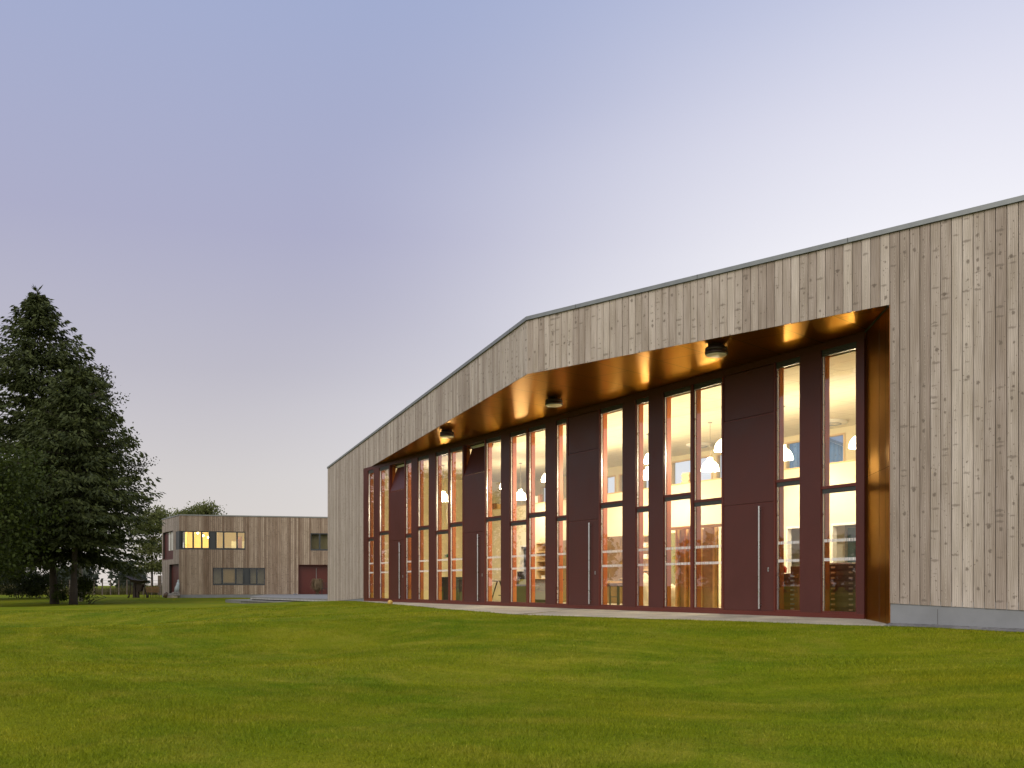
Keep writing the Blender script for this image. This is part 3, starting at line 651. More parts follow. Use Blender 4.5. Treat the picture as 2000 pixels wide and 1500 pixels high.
# back-wall cupboards and shelves
def shelf_unit(label, px0, px1, py0, py1, d, n, m, dep=.32, name='shelf_unit'):
    a, b = span(px0, px1, d); zt = G.z((px0 + px1) / 2, py0, d); zb = max(0, G.z((px0 + px1) / 2, py1, d))
    r_ = empty(name, tuple(G((a + b) / 2, d, 0)), label, 'shelf')
    mb = MB(); mb.box(G, a - .03, a, d, d + dep, 0, zt); mb.box(G, b, b + .03, d, d + dep, 0, zt); mb.box(G, a - .03, b + .03, d + dep, d + dep + .015, 0, zt); mb.build('case', m, r_)
    for i in range(n + 1): z_ = zb + (zt - zb) * i / n; mb = MB(); mb.box(G, a, b, d + .005, d + dep, z_ - .03, z_); mb.build('shelf', m, r_)
    for i in range(n):
        if random.random() < .6:
            z_ = zb + (zt - zb) * i / n; u0 = a + random.random() * (b - a) * .4; mb = MB(); mb.box(G, u0, u0 + (b - a) * .4, d + .06, d + .25, z_, z_ + (zt - zb) / n * .35); mb.build('shelf_content', random.choice((M_paper, M_brwood, M_ply)), r_)
M_lpine = simple('pale_birch', (.74, .56, .30), .6, 0, .06, 3)
shelf_unit('yellow wooden cubby shelf by the inner wall, left of the crate windows', 1243, 1275, 1045, 1135, 4.2, 4, M_lpine)
shelf_unit('pale open shelf above the grey counter', 1048, 1066, 1060, 1130, 4.2, 4, M_lpine)
a, b = span(1182, 1212, 4.4); mb = MB(); z1 = G.z(1197, 1048, 4.4); mb.box(G, a, b, 4.40, 4.58, .0, z1)
ob = mb.build('brown_cupboard', simple('brown_curtain', (.17, .10, .04), .8, 0, .3, 3)); tag(ob, 'brown cupboard front on the inner wall behind the workbench', 'cupboard')
a, b = span(1300, 1322, 4.4); mb = MB(); mb.box(G, a, b, 4.40, 4.58, .0, G.z(1311, 1041, 4.4)); tag(mb.build('olive_cupboard', simple('olive_board', (.20, .19, .05), .7)), 'olive cupboard beside the tall crate', 'cupboard')
a, b = span(1080, 1108, 4.4); mb = MB(); mb.box(G, a, b, 4.40, 4.58, .0, G.z(1094, 1056, 4.4)); tag(mb.build('wall_cabinet', simple('ochre_board', (.27, .19, .07), .7)), 'ochre cabinet on the inner wall left of the third door', 'cupboard')
# workbench with a stool
def table(label, px0, px1, pytop, d, dep, mtop, mleg, name='workbench'):
    a, b = span(px0, px1, d); zt = G.z((px0 + px1) / 2, pytop, d)
    r_ = empty(name, tuple(G((a + b) / 2, d + dep / 2, 0)), label, 'table')
    mb = MB(); mb.box(G, a, b, d, d + dep, zt - .06, zt); mb.build('table_top', mtop, r_, bevel=.005)
    for u0 in (a + .05, b - .12):
        for d0 in (d + .05, d + dep - .12): mb = MB(); mb.box(G, u0, u0 + .07, d0, d0 + .07, 0, zt - .061); mb.build('leg', mleg, r_)
    mb = MB(); mb.box(G, a + .12, b - .12, d + .06, d + .09, zt - .16, zt - .061); mb.build('apron', mleg, r_)
    return a, b, zt
a, b, zt = table('wooden workbench with papers behind the wide window right of the third door', 1165, 1240, 1135, 2.0, .8, M_ply, M_dkwood)
mb = MB()
for i in range(5):
    c = a + (b - a) * (.25 + .13 * i); z_ = zt + .005 + .012 * i; mb.hexa([G(c - .2, 2.05, z_), G(c + .2, 2.1, z_ + .10 * (i == 3)), G(c + .18, 2.5, z_ + .12 * (i == 3)), G(c - .22, 2.45, z_), G(c - .2, 2.05, z_ + .006), G(c + .2, 2.1, z_ + .006 + .1 * (i == 3)), G(c + .18, 2.5, z_ + .006 + .12 * (i == 3)), G(c - .22, 2.45, z_ + .006)])
tag(mb.build('paper_pile', M_paper), 'loose sheets of paper lying on the wooden workbench', 'paper')
a, b = span(1188, 1206, 1.5); r_ = empty('stool', tuple(G((a + b) / 2, 1.65, 0)), 'dark stool tucked under the wooden workbench', 'stool')
mb = MB(); mb.box(G, a, b, 1.5, 1.85, .58, .62); mb.build('seat', M_dkwood, r_, bevel=.008)
for u0 in (a + .02, b - .05):
    for d0 in (1.52, 1.80): mb = MB(); mb.box(G, u0, u0 + .03, d0, d0 + .03, 0, .579); mb.build('leg', M_black, r_)
mb = MB(); mb.box(G, a + .051, b - .051, 1.53, 1.55, .25, .275); mb.build('stretcher', M_black, r_)
def heap(label, px, d, rx, rz, m, seed=1):
    c = G(G.u(px, d), d, 0); bm = bmesh.new(); bmesh.ops.create_icosphere(bm, subdivisions=4, radius=1); rr = random.Random(seed)
    ph = [(Vector((rr.gauss(0, 1), rr.gauss(0, 1), rr.gauss(0, 1))) * 3, rr.random() * 6) for _ in range(14)]
    for v in bm.verts:
        n = v.co.copy(); k = 1 + sum(math.sin(n.dot(a) * 1.6 + b) for a, b in ph) * .035; v.co = Vector((n.x * rx * k, n.y * rx * k, max(0, n.z * k) * rz * 1.0))
    me = bpy.data.meshes.new('cloth_sack'); bm.to_mesh(me); bm.free(); me.materials.append(m); me.polygons.foreach_set('use_smooth', [True] * len(me.polygons))
    o = bpy.data.objects.new('cloth_sack', me); col.objects.link(o); o.location = c; tag(o, label, 'sack', 'cream cloth sacks on the hall floor')
heap('crumpled cream sack on the floor of the narrow window left of the crate', 1262, 1.3, .42, .78, M_sack, 3)
heap('crumpled cream sack on the floor beside the tall crate', 1314, 1.5, .42, .62, M_sack, 5)
# counter, cabinets and trestles behind the farther windows
a, b = span(1040, 1068, 2.2); zt = G.z(1054, 1131, 2.2)
r_ = empty('counter', tuple(G((a + b) / 2, 2.5, 0)), 'grey counter with dark top under the pale open shelf', 'counter')
mb = MB(); mb.box(G, a, b, 2.2, 2.8, .12, zt - .04); mb.build('front', M_greyc, r_); mb = MB(); mb.box(G, a - .05, b + .05, 2.17, 2.83, zt - .04, zt); mb.build('counter_top', M_dkwood, r_); mb = MB(); mb.box(G, a + .02, b - .02, 2.24, 2.8, 0, .119); mb.build('kick_base', M_black, r_)
a, b = span(1002, 1030, 2.3); zt = G.z(1016, 1131, 2.3)
r_ = empty('kitchen_cabinet', tuple(G((a + b) / 2, 2.6, 0)), 'dark olive cabinet left of the grey counter', 'cabinet')
mb = MB(); mb.box(G, a, b, 2.3, 2.9, 0, zt); mb.build('body', simple('olive_dark', (.09, .09, .045), .6), r_); mb = MB(); mb.box(G, a + (b - a) * .45, b - .02, 2.28, 2.299, zt - .18, zt - .01); mb.build('drawer', simple('lime_front', (.34, .36, .06), .5), r_)
small_box('coffee_machine', 'small black machine standing on the dark olive cabinet', 'machine', 1010, 1020, 1116, 1131, 2.4, .3, M_black)
for (p0, p1, top, lab, m) in ((853, 877, 1127, 'dark green covered cabinet in the window beside the second door', M_green), (896, 906, 1132, 'grey green cabinet at the left side of the second door', simple('greygreen', (.12, .15, .13), .6))):
    a, b = span(p0, p1, 1.0); zt = G.z((p0 + p1) / 2, top, 1.0); r_ = empty('covered_cabinet', tuple(G((a + b) / 2, 1.3, 0)), lab, 'cabinet')
    mb = MB(); mb.box(G, a, b, 1.0, 1.6, 0, zt - .04); mb.build('body', m, r_, bevel=.02); mb = MB(); mb.box(G, a - .02, b + .02, .98, 1.62, zt - .039, zt); mb.build('lid', m, r_)
a, b = span(886, 898, 1.6); r_ = empty('storage_rack', tuple(G((a + b) / 2, 1.8, 0)), 'small wooden rack of pale bins left of the second door', 'rack')
zt = G.z(892, 1133, 1.6)
for i in range(5):
    mb = MB(); mb.box(G, a, b, 1.6, 2.0, zt * i / 4 - .02 + .02 * (i == 0), zt * i / 4 + .01 + .02 * (i == 0)); mb.build('shelf', M_pine, r_)
    if i < 4: mb = MB(); mb.box(G, a + .1, b - .15, 1.63, 1.9, zt * i / 4 + .035, zt * (i + .6) / 4); mb.build('bin', M_paper, r_)
for u0 in (a, b - .04): mb = MB(); mb.box(G, u0, u0 + .04, 1.58, 1.599, 0, zt + .01); mb.build('upright', M_pine, r_)
a, b = span(958, 984, 1.2); zt = G.z(970, 1134, 1.2); r_ = empty('trestle_table', tuple(G((a + b) / 2, 1.5, 0)), 'trestle table on crossed legs behind the window right of the second door', 'table')
mb = MB(); mb.box(G, a, b, 1.1, 1.8, zt - .03, zt); mb.build('table_top', M_dkwood, r_)
for u0 in (a + .1, b - .1):
    for s in (-1, 1): mb = MB(); mb.tube([G(u0, 1.45 + s * .05, zt - .03), G(u0, 1.45 + s * .30, 0)], .022, 6); mb.build('leg', M_black, r_)
mb = MB(); mb.tube([G(a + .1, 1.45, .25), G(b - .1, 1.45, .25)], .014, 6); mb.build('stretcher', M_black, r_)
r_ = empty('plank_stack', tuple(G(G.u(1341, DB + .07), DB + .07, PT + .03)), 'short stack of pale planks on the gallery parapet above the tall crate', 'planks')
for i in range(6): a, b = span(1334 + (i % 2) * 2, 1348 + (i % 3), DB + .07); mb = MB(); mb.box(G, a, b, DB - .0, DB + .12, PT + .033 + .05 * i, PT + .075 + .05 * i); mb.build('plank', M_lpine, r_)
for px0, px1, hh, lab, m in ((962, 968, .22, 'brown cardboard box on the parapet, right of the second door', M_brwood), (972, 976, .18, 'small plywood box on the parapet, right of the second door', M_ply), (1046, 1051, .26, 'pale file box on the parapet above the open shelf, left one', M_paper), (1053, 1057, .3, 'brown file box on the parapet above the open shelf, right one', M_brwood)):
    a, b = span(px0, px1, DB + .05); mb = MB(); mb.box(G, a, b, DB, DB + .12, PT + .031, PT + .031 + hh); tag(mb.build('storage_box', m, bevel=.004), lab, 'box', 'boxes on the gallery parapet')
a, b = span(1524, 1536, .9); zc = G.z(1530, 1119, .9); r_ = empty('red_tin', tuple(G((a + b) / 2, .9, zc)), 'small red tin standing on the red brown drawer cabinet', 'tin'); M_rtin = simple('red_enamel', (.5, .04, .02), .3)
mb = MB(); mb.lathe(G((a + b) / 2, .9, zc), [(.001, 0), (.07, 0), (.075, .10), (.05, .14), (.001, .15)], 18); mb.build('tin_body', M_rtin, r_, smooth=True); mb = MB(); mb.lathe(G((a + b) / 2, .9, zc), [(.03, .151), (.03, .175), (.001, .18)], 14); mb.build('lid', M_paper, r_, smooth=True)
# emergency sign on the end wall of the far bay
a, b = span(868, 876, 3.0); z1, z0 = G.z(872, 1082, 3.0), G.z(872, 1089, 3.0)
r_ = empty('exit_sign', tuple(G((a + b) / 2, 3.0, z0)), 'small white and green exit sign in the window left of the second door', 'sign')
mb = MB(); mb.box(G, a, b, 3.0, 3.04, z0, z1); mb.build('sign_box', M_paper, r_)
M_gsign = simple('sign_green', (.02, .30, .14), .5)
mb = MB(); c = (a + b) / 2; zc = (z0 + z1) / 2; mb.box(G, c + .02, b - .01, 2.994, 2.999, z0 + .01, z1 - .01); mb.build('green_field', M_gsign, r_)
mb = MB(); mb.face([G(a + .03, 2.997, zc - .008), G(c - .05, 2.997, zc - .008), G(c - .05, 2.997, zc + .008), G(a + .03, 2.997, zc + .008)]); mb.face([G(c - .06, 2.997, zc - .03), G(c - .01, 2.997, zc), G(c - .06, 2.997, zc + .03)]); mb.build('arrow', M_gsign, r_)
mb = MB(); mb.tube([G(c, 3.02, z1), G(c, 3.02, ZC)], .006, 6); mb.build('hanger', M_alu, r_)

# ================================================================== HOUSE (left)
FC = (-24.7, 76.0); HA = R(74.8)
F = Wall(FC, (FC[0] + math.sin(HA) * 22, FC[1] + math.cos(HA) * 22), (-.2, 1))
S = Wall(FC, (-27.8, 81.35), (.8, .4))
HT = E + 138.5 / 2000 * 76; HB = -.33
hs = empty('timber_house', (FC[0], FC[1], HB), 'brown two storey timber clad house with a lit corner window', 'house')
def fop(px0, px1, py0, py1, wl=F, ref=None):
    mid = (px0 + px1) / 2 if ref is None else ref; return (wl.u(px0), wl.u(px1), wl.z(mid, py1), wl.z(mid, py0))
up = (0.0, F.u(479), F.z(415, 1073.5), F.z(415, 1037.6)); low = fop(416, 517.5, 1109, 1143); rwin = fop(606.5, 655, 1041.5, 1075.5); rdoor = (F.u(583), F.u(660), -.12, F.z(600, 1102.8))
fo = [up, low, rwin, rdoor]
su = (0.0, S.u(343.2), up[2], up[3]); s2 = (S.u(338), S.u(319.5), S.z(330, 1093), S.z(330, 1038)); s3 = (S.u(349.2), S.u(330.2), HB + .02, S.z(340, 1102))
sfo = [su, (S.u(338), S.u(318), s2[2], s2[3]), (S.u(349.0), S.u(330.2), s3[2], s3[3])]
mb = MB(); boards(mb, F, .0, 19, cst(HB + .22), cst(HT - .09), fo, w=.14); mb.build('timber_cladding', M_wood2, hs)
mb = MB(); boards(mb, S, .0, S.len, cst(HB + .12), cst(HT - .09), sfo, w=.14); mb.build('timber_cladding', M_wood, hs)
mb = MB(); wall_holes(mb, F, .03, 19, HB - .3, HT - .1, .026, .22, fo); wall_holes(mb, S, .25, S.len, HB - .3, HT - .1, .026, .22, sfo); mb.build_each('wall_core', M_back, hs)
mb = MB(); mb.box(F, .0, 19, .012, .025, HB - .4, HB + .215); mb.box(S, .0, S.len, .012, .025, HB - .4, HB + .115); mb.build_each('plinth', M_conc, hs)
mb = MB(); mb.box(F, -.03, 19, -.03, .3, HT - .084, HT); mb.box(S, .3, S.len + .03, -.03, .3, HT - .084, HT); mb.build_each('roof_edge', M_cap, hs)
Q = [F(.1, .2, 0), F(19, .2, 0), F(19, 7, 0), S(S.len, .2, 0)]
mb = MB(); mb.prism([(p.x, p.y) for p in (F(.35, .23, 0), F(19, .23, 0), F(19, 7, 0), F(4, 7, 0), S(S.len - .02, .23, 0))], HT - .30, HT - .12); mb.build('roof', M_back, hs)
M_yel = simple('yellow_wall', (.80, .64, .24), .8, 0, .04); M_hfl = simple('house_floor', (.3, .2, .1), .6)
M_olv = simple('dim_room', (.42, .37, .25), .8)
# upper room behind the lit corner window
zf, zc_ = up[2] - .8, up[3] + .25
mb = MB(); fr = F; u1 = up[1] + .4
mb.box(F, .3, u1, 3.71, 3.8, zf, zc_); mb.box(F, u1, u1 + .1, .23, 3.8, zf, zc_); mb.box(F, .32, .42, .24, 3.7, zf, zc_); mb.build_each('room_wall', M_yel, hs)
mb = MB(); mb.box(F, .3, u1, .23, 3.7, zf - .1, zf); mb.build('room_floor', M_hfl, hs); mb = MB(); mb.box(F, .3, u1, .23, 3.7, zc_, zc_ + .08); mb.build('room_ceiling', M_cream, hs)
mb = MB(); mb.box(F, F.u(421), F.u(423), 1.2, 3.6, zf, zc_); mb.box(F, F.u(452), F.u(478), 2.2, 2.3, zf, zc_ - .9); mb.build_each('room_partition', M_cream, hs)
mb = MB(); mb.box(F, F.u(465), F.u(473), 1.6, 1.65, zf, zc_ - .55); mb.build('inner_door', M_brwood, hs)
def frame_win(name, op_, divs, wl, mg, parent, glass_d=.10, panels=(), fd=.07):
    a, b, z0, z1 = op_; mb = MB(); ft = .125
    mb.box(wl, a, b, .02, .16, z0, z0 + ft); mb.box(wl, a, b, .02, .16, z1 - ft * .6, z1)
    xs = [a] + list(divs) + [b]
    for x in xs: mb.box(wl, max(a, x - ft / 2), min(b, x + ft / 2), .03, .15, z0 + ft, z1 - ft * .6)
    for p0, p1 in panels: mb.box(wl, p0, p1, .03, .14, z0 + ft, z1 - ft * .6)
    wn = mb.build(name, M_anth, parent)
    for x0, x1 in zip(xs, xs[1:]):
        if any(p0 - .02 <= (x0 + x1) / 2 <= p1 + .02 for p0, p1 in panels): continue
        mb = MB(); mb.face([wl(x0 + ft / 2, glass_d, z0 + ft), wl(x1 - ft / 2, glass_d, z0 + ft), wl(x1 - ft / 2, glass_d, z1 - ft * .6), wl(x0 + ft / 2, glass_d, z1 - ft * .6)]); mb.build('glass_pane', mg, wn)
    return wn
fu = F.u
frame_win('corner_window', up, [fu(355), fu(377.3), fu(394), fu(409), fu(421.8), fu(436.8), fu(463)], F, M_glass2, hs, panels=[(fu(409), fu(421.8)), (0, .25)])
mb = MB(); mb.box(S, .03, su[1], .02, .12, su[2], su[3]); mb.build('corner_panel', M_anth, hs)
frame_win('window', low, [fu(434), fu(460.5), fu(476), fu(487.5), fu(501.5)], F, M_glassd, hs, panels=[(fu(476), fu(487.5))])
frame_win('window', rwin, [fu(624.5)], F, M_glassd, hs)
# rooms behind the unlit windows
mb = MB()
for o in (low, rwin): mb.box(F, o[0] - .3, o[1] + .3, .75, .85, o[2] - .3, o[3] + .3); mb.box(F, o[0] - .4, o[0] - .3, .23, 1.3, o[2] - .3, o[3] + .3)
mb.build_each('dim_room_wall', M_olv, hs)
M_blind = simple('bamboo_blind', (.62, .43, .20), .8, 0, .15, 12)
mb = MB()
for z_ in np.arange(low[2] + .2, low[3] - .05, .07): mb.box(F, fu(435), fu(460), .22, .235, z_, z_ + .06)
mb.build('window_blind', M_blind, hs)
# side window with red shutter and curtains, side door, red entrance
M_dred = simple('dark_red_paint', (.105, .018, .012), .5, 0, .05, 2)
a, b, z0, z1 = sfo[1]; mb = MB(); mb.box(S, a, b, .16, .2, z0, z1); mb.box(S, a, a + .08, .02, .16, z0, z1); mb.box(S, a, b, .02, .16, z0, z0 + .08); mb.build_each('side_window', M_dred, hs)
for f in (.18, .42): mb = MB(); mb.box(S, a + (b - a) * f, a + (b - a) * (f + .16), .13, .15, z0 + .7, z1 - .05); mb.build('curtain', M_paper, hs)
a, b, z0, z1 = sfo[2]; mb = MB(); mb.box(S, a, b, .2, .25, z0, z1); sd_ = mb.build('side_door', M_dred, hs); mb = MB(); mb.box(S, a + .35, a + .42, .17, .2, z0 + 1.0, z0 + 1.1); mb.build('handle', M_steel, sd_)
a, b, z0, z1 = rdoor; mb = MB(); mb.box(F, a, b, .35, .4, z0 - .3, z1); rd = mb.build('entrance_door', M_dred, hs); mb = MB(); mb.box(F, fu(618), fu(618) + .025, .31, .35, z0 + .3, z1 - .25); mb.build('handle', M_greyc, rd)
mb = MB(); mb.box(F, a - .002, a + .03, .0, .35, z0, z1); mb.box(F, a, b, .0, .35, z1 - .03, z1 + .002); mb.build_each('entrance_reveal', M_dred, hs)
mb = MB()
lights = [(386.5, 1040.5), (397, 1046), (407.3, 1049)]
proto = None
M_globe = simple('lit_globe', (1, 1, 1), .4, emit=(1, .80, .36), es=5.0)
for i, (px, py) in enumerate(lights):
    p = F(fu(px, 1.3 + .3 * i), 1.3 + .3 * i, F.z(px, py, 1.3 + .3 * i)); lab = ('yellow globe lamp highest of three in the lit corner window', 'yellow globe lamp middle of three in the lit corner window', 'yellow globe lamp lowest of three in the lit corner window, beside the dark panel')[i]
    if proto is None:
        q = proto = empty('globe_lamp', p, lab, 'lamp', 'globe lamps in the house'); mb = MB(); mb.lathe(p, [(.001, -.09), (.05, -.075), (.085, -.03), (.085, .03), (.05, .075), (.001, .09)], 16); mb.build('globe', M_globe, proto, smooth=True)
        mb = MB(); mb.tube([p + Vector((0, 0, .09)), p + Vector((0, 0, .32))], .008, 5); mb.build('cord', M_black, proto)
    else: q = copy_tree(proto); q.location = p; q['label'] = lab
    ld = bpy.data.lights.new('globe_light', 'POINT'); ld.energy = 34; ld.color = (1, .78, .36); ld.shadow_soft_size = .1
    lo = bpy.data.objects.new('globe_light', ld); col.objects.link(lo); lo.parent = q; lo.location = (0, -.15, -.12)
pr = F(fu(450, 1.2), 1.2, zc_ - .25)
ld = bpy.data.lights.new('room_light', 'POINT'); ld.energy = 60; ld.color = (1, .84, .46); ld.shadow_soft_size = .12
r_ = empty('ceiling_lamp', pr, 'small ceiling lamp in the right half of the lit corner window', 'lamp'); mb = MB(); mb.lathe(pr, [(.001, .06), (.16, .08), (.18, .14), (.14, .2), (.02, .249)], 16); mb.build('lamp_bowl', M_globe, r_, smooth=True)
lo = bpy.data.objects.new('room_light', ld); col.objects.link(lo); lo.parent = r_; lo.location = (0, 0, -.08)

# ------------------------------------------------------------------ terrace with steps
T0 = Vector((-15.6, 61.0)); T1 = Vector((-8.2, 49.6))
TW = Wall(tuple(T0), tuple(T1), (.8, .5)); tt = empty('terrace', (T0.x, T0.y, -.5), 'grey concrete terrace with two long steps before the red entrance', 'terrace')
M_slab = simple('terrace_slab', (.22, .215, .205), .8, 0, .12, 2, bump=.15); M_step = simple('step_stone', (.16, .155, .15), .85, 0, .3, 5, bump=.3)
fl, frr = F(fu(520), .0, 0), F(fu(660), 0.0, 0)
mb = MB(); mb.prism([(T0.x, T0.y), (T1.x, T1.y), (frr.x, frr.y), (fl.x, fl.y)], -.24, -.105); mb.build('platform', M_slab, tt)
mb = MB(); mb.prism([(T0.x + .1, T0.y + .1), (T1.x + .1, T1.y + .1), (frr.x, frr.y), (fl.x, fl.y)], -.9, -.241); mb.build('platform_base', M_step, tt)
mb = MB()
x = .1
while x < TW.len - 1: mb.box(TW, x, x + .42, -.012, .0, -.235, -.185); x += .5
mb.build('step_nosing', simple('pale_stone', (.42, .41, .38), .8), tt)
mb = MB(); mb.box(TW, -.35, TW.len - 1.2, -.5, .099, -.36, -.30); mb.build('step', M_slab, tt); mb = MB(); mb.box(TW, -.3, TW.len - 1.25, -.46, .099, -.9, -.361); mb.build('step_base', M_step, tt)
mb = MB(); mb.prism([tuple(at(440, 1171, 64.5))[:2], tuple(at(617, 1177, 51.5))[:2], tuple(at(630, 1174, 53))[:2], tuple(at(492, 1168, 66))[:2]], -.9, -.315); mb.build('lower_step', M_slab, tt)

# ------------------------------------------------------------------ grass blades on the near lawn
def blades(n, y0, y1, h, wdt, seed):
    r = np.random.default_rng(seed)
    yy = np.sqrt(r.random(n) * (y1 ** 2 - y0 ** 2) + y0 ** 2); xx = (r.random(n) - .5) * (1.12 * yy + 8)
    ok = np.ones(n, bool)
    for wl, ua, ub in ((WL, -1, WL.len), (WR, 0, WR.len)):
        dd = (xx - wl.p[0]) * wl.n[0] + (yy - wl.p[1]) * wl.n[1]; uu = (xx - wl.p[0]) * wl.t[0] + (yy - wl.p[1]) * wl.t[1]
        ok &= ~((dd > -.27 + .05 * np.sin(uu * 7) * np.sin(uu * 2.3)) & (uu > ua - .3) & (uu < ub + .3))
    xx, yy = xx[ok], yy[ok]; n = len(xx); zz = ground(xx, yy) - .004
    a = r.random(n) * 6.283; hh = h * (.55 + .9 * r.random(n)) * (.85 + .25 * np.sin(xx * 2.1 + 2 * np.sin(yy * .8)) * np.sin(yy * 1.7)) ; ww = wdt * (.7 + .6 * r.random(n))
    lx, ly = r.normal(0, .5, n) * hh, r.normal(0, .5, n) * hh
    v = np.empty((n, 3, 3)); v[:, 0] = np.stack([xx - np.cos(a) * ww, yy - np.sin(a) * ww, zz], 1); v[:, 1] = np.stack([xx + np.cos(a) * ww, yy + np.sin(a) * ww, zz], 1); v[:, 2] = np.stack([xx + lx, yy + ly, zz + hh], 1)
    return v.reshape(-1, 3)
def blade_mat():
    m, t, b = mat('grass_blade'); g = N(t, 'ShaderNodeNewGeometry'); c, nz = lawn_color(t, g, 1.28)
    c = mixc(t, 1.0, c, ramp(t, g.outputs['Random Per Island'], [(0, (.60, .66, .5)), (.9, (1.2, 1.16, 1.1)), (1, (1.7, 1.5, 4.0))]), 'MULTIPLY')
    L(t, c, b.inputs['Base Color']); b.inputs['Roughness'].default_value = .7; b.inputs['Specular IOR Level'].default_value = .12; return m
M_blade = blade_mat()
gv = np.concatenate([blades(660000, 4.8, 11, .024, .0026, 1), blades(500000, 11, 21, .027, .004, 2), blades(240000, 21, 40, .03, .008, 3)])
o = raw_mesh('grass', gv, 3, M_blade); tag(o, 'short mown yellow green grass on the lawn', 'grass', kind='stuff')

# ------------------------------------------------------------------ trees
def leaf_mat(name, ca, cb, trans=.25):
    m, t, b = mat(name); g = N(t, 'ShaderNodeNewGeometry')
    n = N(t, 'ShaderNodeTexNoise', inp={'Scale': .9, 'Detail': 4.0}); L(t, g.outputs[0], n.inputs[0])
    k = math_n(t, 'ADD', math_n(t, 'MULTIPLY', g.outputs['Random Per Island'], .5), mapr(t, n.outputs[0], .3, .7, 0, .5))
    c = mixc(t, k, ca, cb); L(t, c, b.inputs['Base Color']); b.inputs['Roughness'].default_value = .65; b.inputs['Specular IOR Level'].default_value = .2
    tl = N(t, 'ShaderNodeBsdfTranslucent'); L(t, c, tl.inputs[0]); mx = N(t, 'ShaderNodeMixShader', inp={0: trans}); L(t, b.outputs[0], mx.inputs[1]); L(t, tl.outputs[0], mx.inputs[2]); L(t, mx.outputs[0], t.nodes['Material Output'].inputs[0])
    return m
M_needle = leaf_mat('spruce_needles', (.021, .031, .009), (.080, .095, .025), .1)
M_leafd = leaf_mat('dark_leaves', (.016, .024, .005), (.055, .066, .014))
M_leafm = leaf_mat('maple_leaves', (.020, .031, .005), (.066, .088, .013))
M_leafb = leaf_mat('birch_leaves', (.022, .030, .010), (.065, .072, .026), .35)
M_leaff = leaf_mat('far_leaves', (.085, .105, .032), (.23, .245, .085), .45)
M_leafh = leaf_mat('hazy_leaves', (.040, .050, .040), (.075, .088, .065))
M_bark = simple('bark', (.055, .042, .034), .9, 0, .3, 6, bump=.5, bscale=20); M_birch = simple('birch_bark', (.30, .27, .24), .8, 0, .5, 4)

def cards(P, D, Ln, Wd, r):
    """rhombic leaf cards at P along D"""
    n = len(P); D = D / np.linalg.norm(D, axis=1, keepdims=True); S_ = np.cross(D, r.normal(size=(n, 3))); S_ /= np.linalg.norm(S_, axis=1, keepdims=True) + 1e-9
    Ln = Ln[:, None]; Wd = Wd[:, None]; v = np.empty((n, 4, 3)); v[:, 0] = P; v[:, 1] = P + D * Ln * .45 + S_ * Wd; v[:, 2] = P + D * Ln; v[:, 3] = P + D * Ln * .45 - S_ * Wd
    return v.reshape(-1, 3)
def spruce(label, base, height, prof, seed, lean=(0, 0), nb=900, spr=70, zmin=2.0, tr=.18, second=None):
    r = np.random.default_rng(seed); b = np.array(base)
    root = empty('spruce_tree', base, label, 'tree')
    mb = MB(); pts = [(b[0] + lean[0] * f, b[1] + lean[1] * f, b[2] - .2 + height * f) for f in np.linspace(0, 1, 10)]; mb.tube(pts, [tr * (1 - .93 * f) + (.08 if f == 0 else 0) for f in np.linspace(0, 1, 10)], 10); mb.build('trunk', M_bark, root, smooth=True)
    out = []; bmb = MB()
    hz = np.sort(zmin + (height - zmin) * r.random(nb) ** 1.2 * .995)
    for i, h in enumerate(hz):
        f = h / height; rad = np.interp(h, [p[0] for p in prof], [p[1] for p in prof]) * (.36 + .76 * r.random() ** .8); a = r.random() * 6.283
        dirh = np.array((math.cos(a), math.sin(a), 0)); ax = b + np.array((lean[0] * f, lean[1] * f, h - .2))
        s = np.linspace(0, 1, 6); up0 = .28 * f ** 2 + .05; droop = .42 * (1 - f) + .10
        path = ax + dirh * (s * rad)[:, None] + np.array((0, 0, 1)) * (up0 * s * rad - droop * rad * s ** 1.8 + .16 * rad * s ** 4)[:, None]
        if i % 3 == 0 and rad > 1: bmb.tube([tuple(q) for q in path[:5]], [.035, .028, .022, .016, .01], 4, False)
        m_ = int(spr * (.35 + rad / 4)); t_ = r.random(m_) ** .65; P = np.stack([np.interp(t_, s, path[:, k]) for k in range(3)], 1)
        side = np.array((-dirh[1], dirh[0], 0)); wd = .30 * rad * (1.1 - t_) + .12
        off = r.uniform(-1, 1, m_)
        P = P + side * (off * wd)[:, None] + dirh * (-np.abs(off) * wd * .3)[:, None]; P[:, 2] -= np.abs(r.normal(0, .13, m_)) + .10 * np.abs(off) * wd
        D = dirh * .8 + side * (np.sign(off) * .7)[:, None] + r.normal(0, .3, (m_, 3)); D[:, 2] -= .45 + .35 * r.random(m_)
        out.append(cards(P, D, .22 + .22 * r.random(m_), .035 + .045 * r.random(m_), r))
    # leader shoots
    for k in range(16):
        f = 1 - .012 * k; q = b + np.array((lean[0] * f, lean[1] * f, height * f - .2)); a = r.random(6) * 6.28
        out.append(cards(np.repeat(q[None], 6, 0), np.stack([np.cos(a), np.sin(a), .8 + 0 * a], 1), .3 + .4 * r.random(6) + .02 * k, .03 + .03 * r.random(6), r))
    bmb.build('limb', M_bark, root); raw_mesh('crown', np.concatenate(out), 4, M_needle, root)
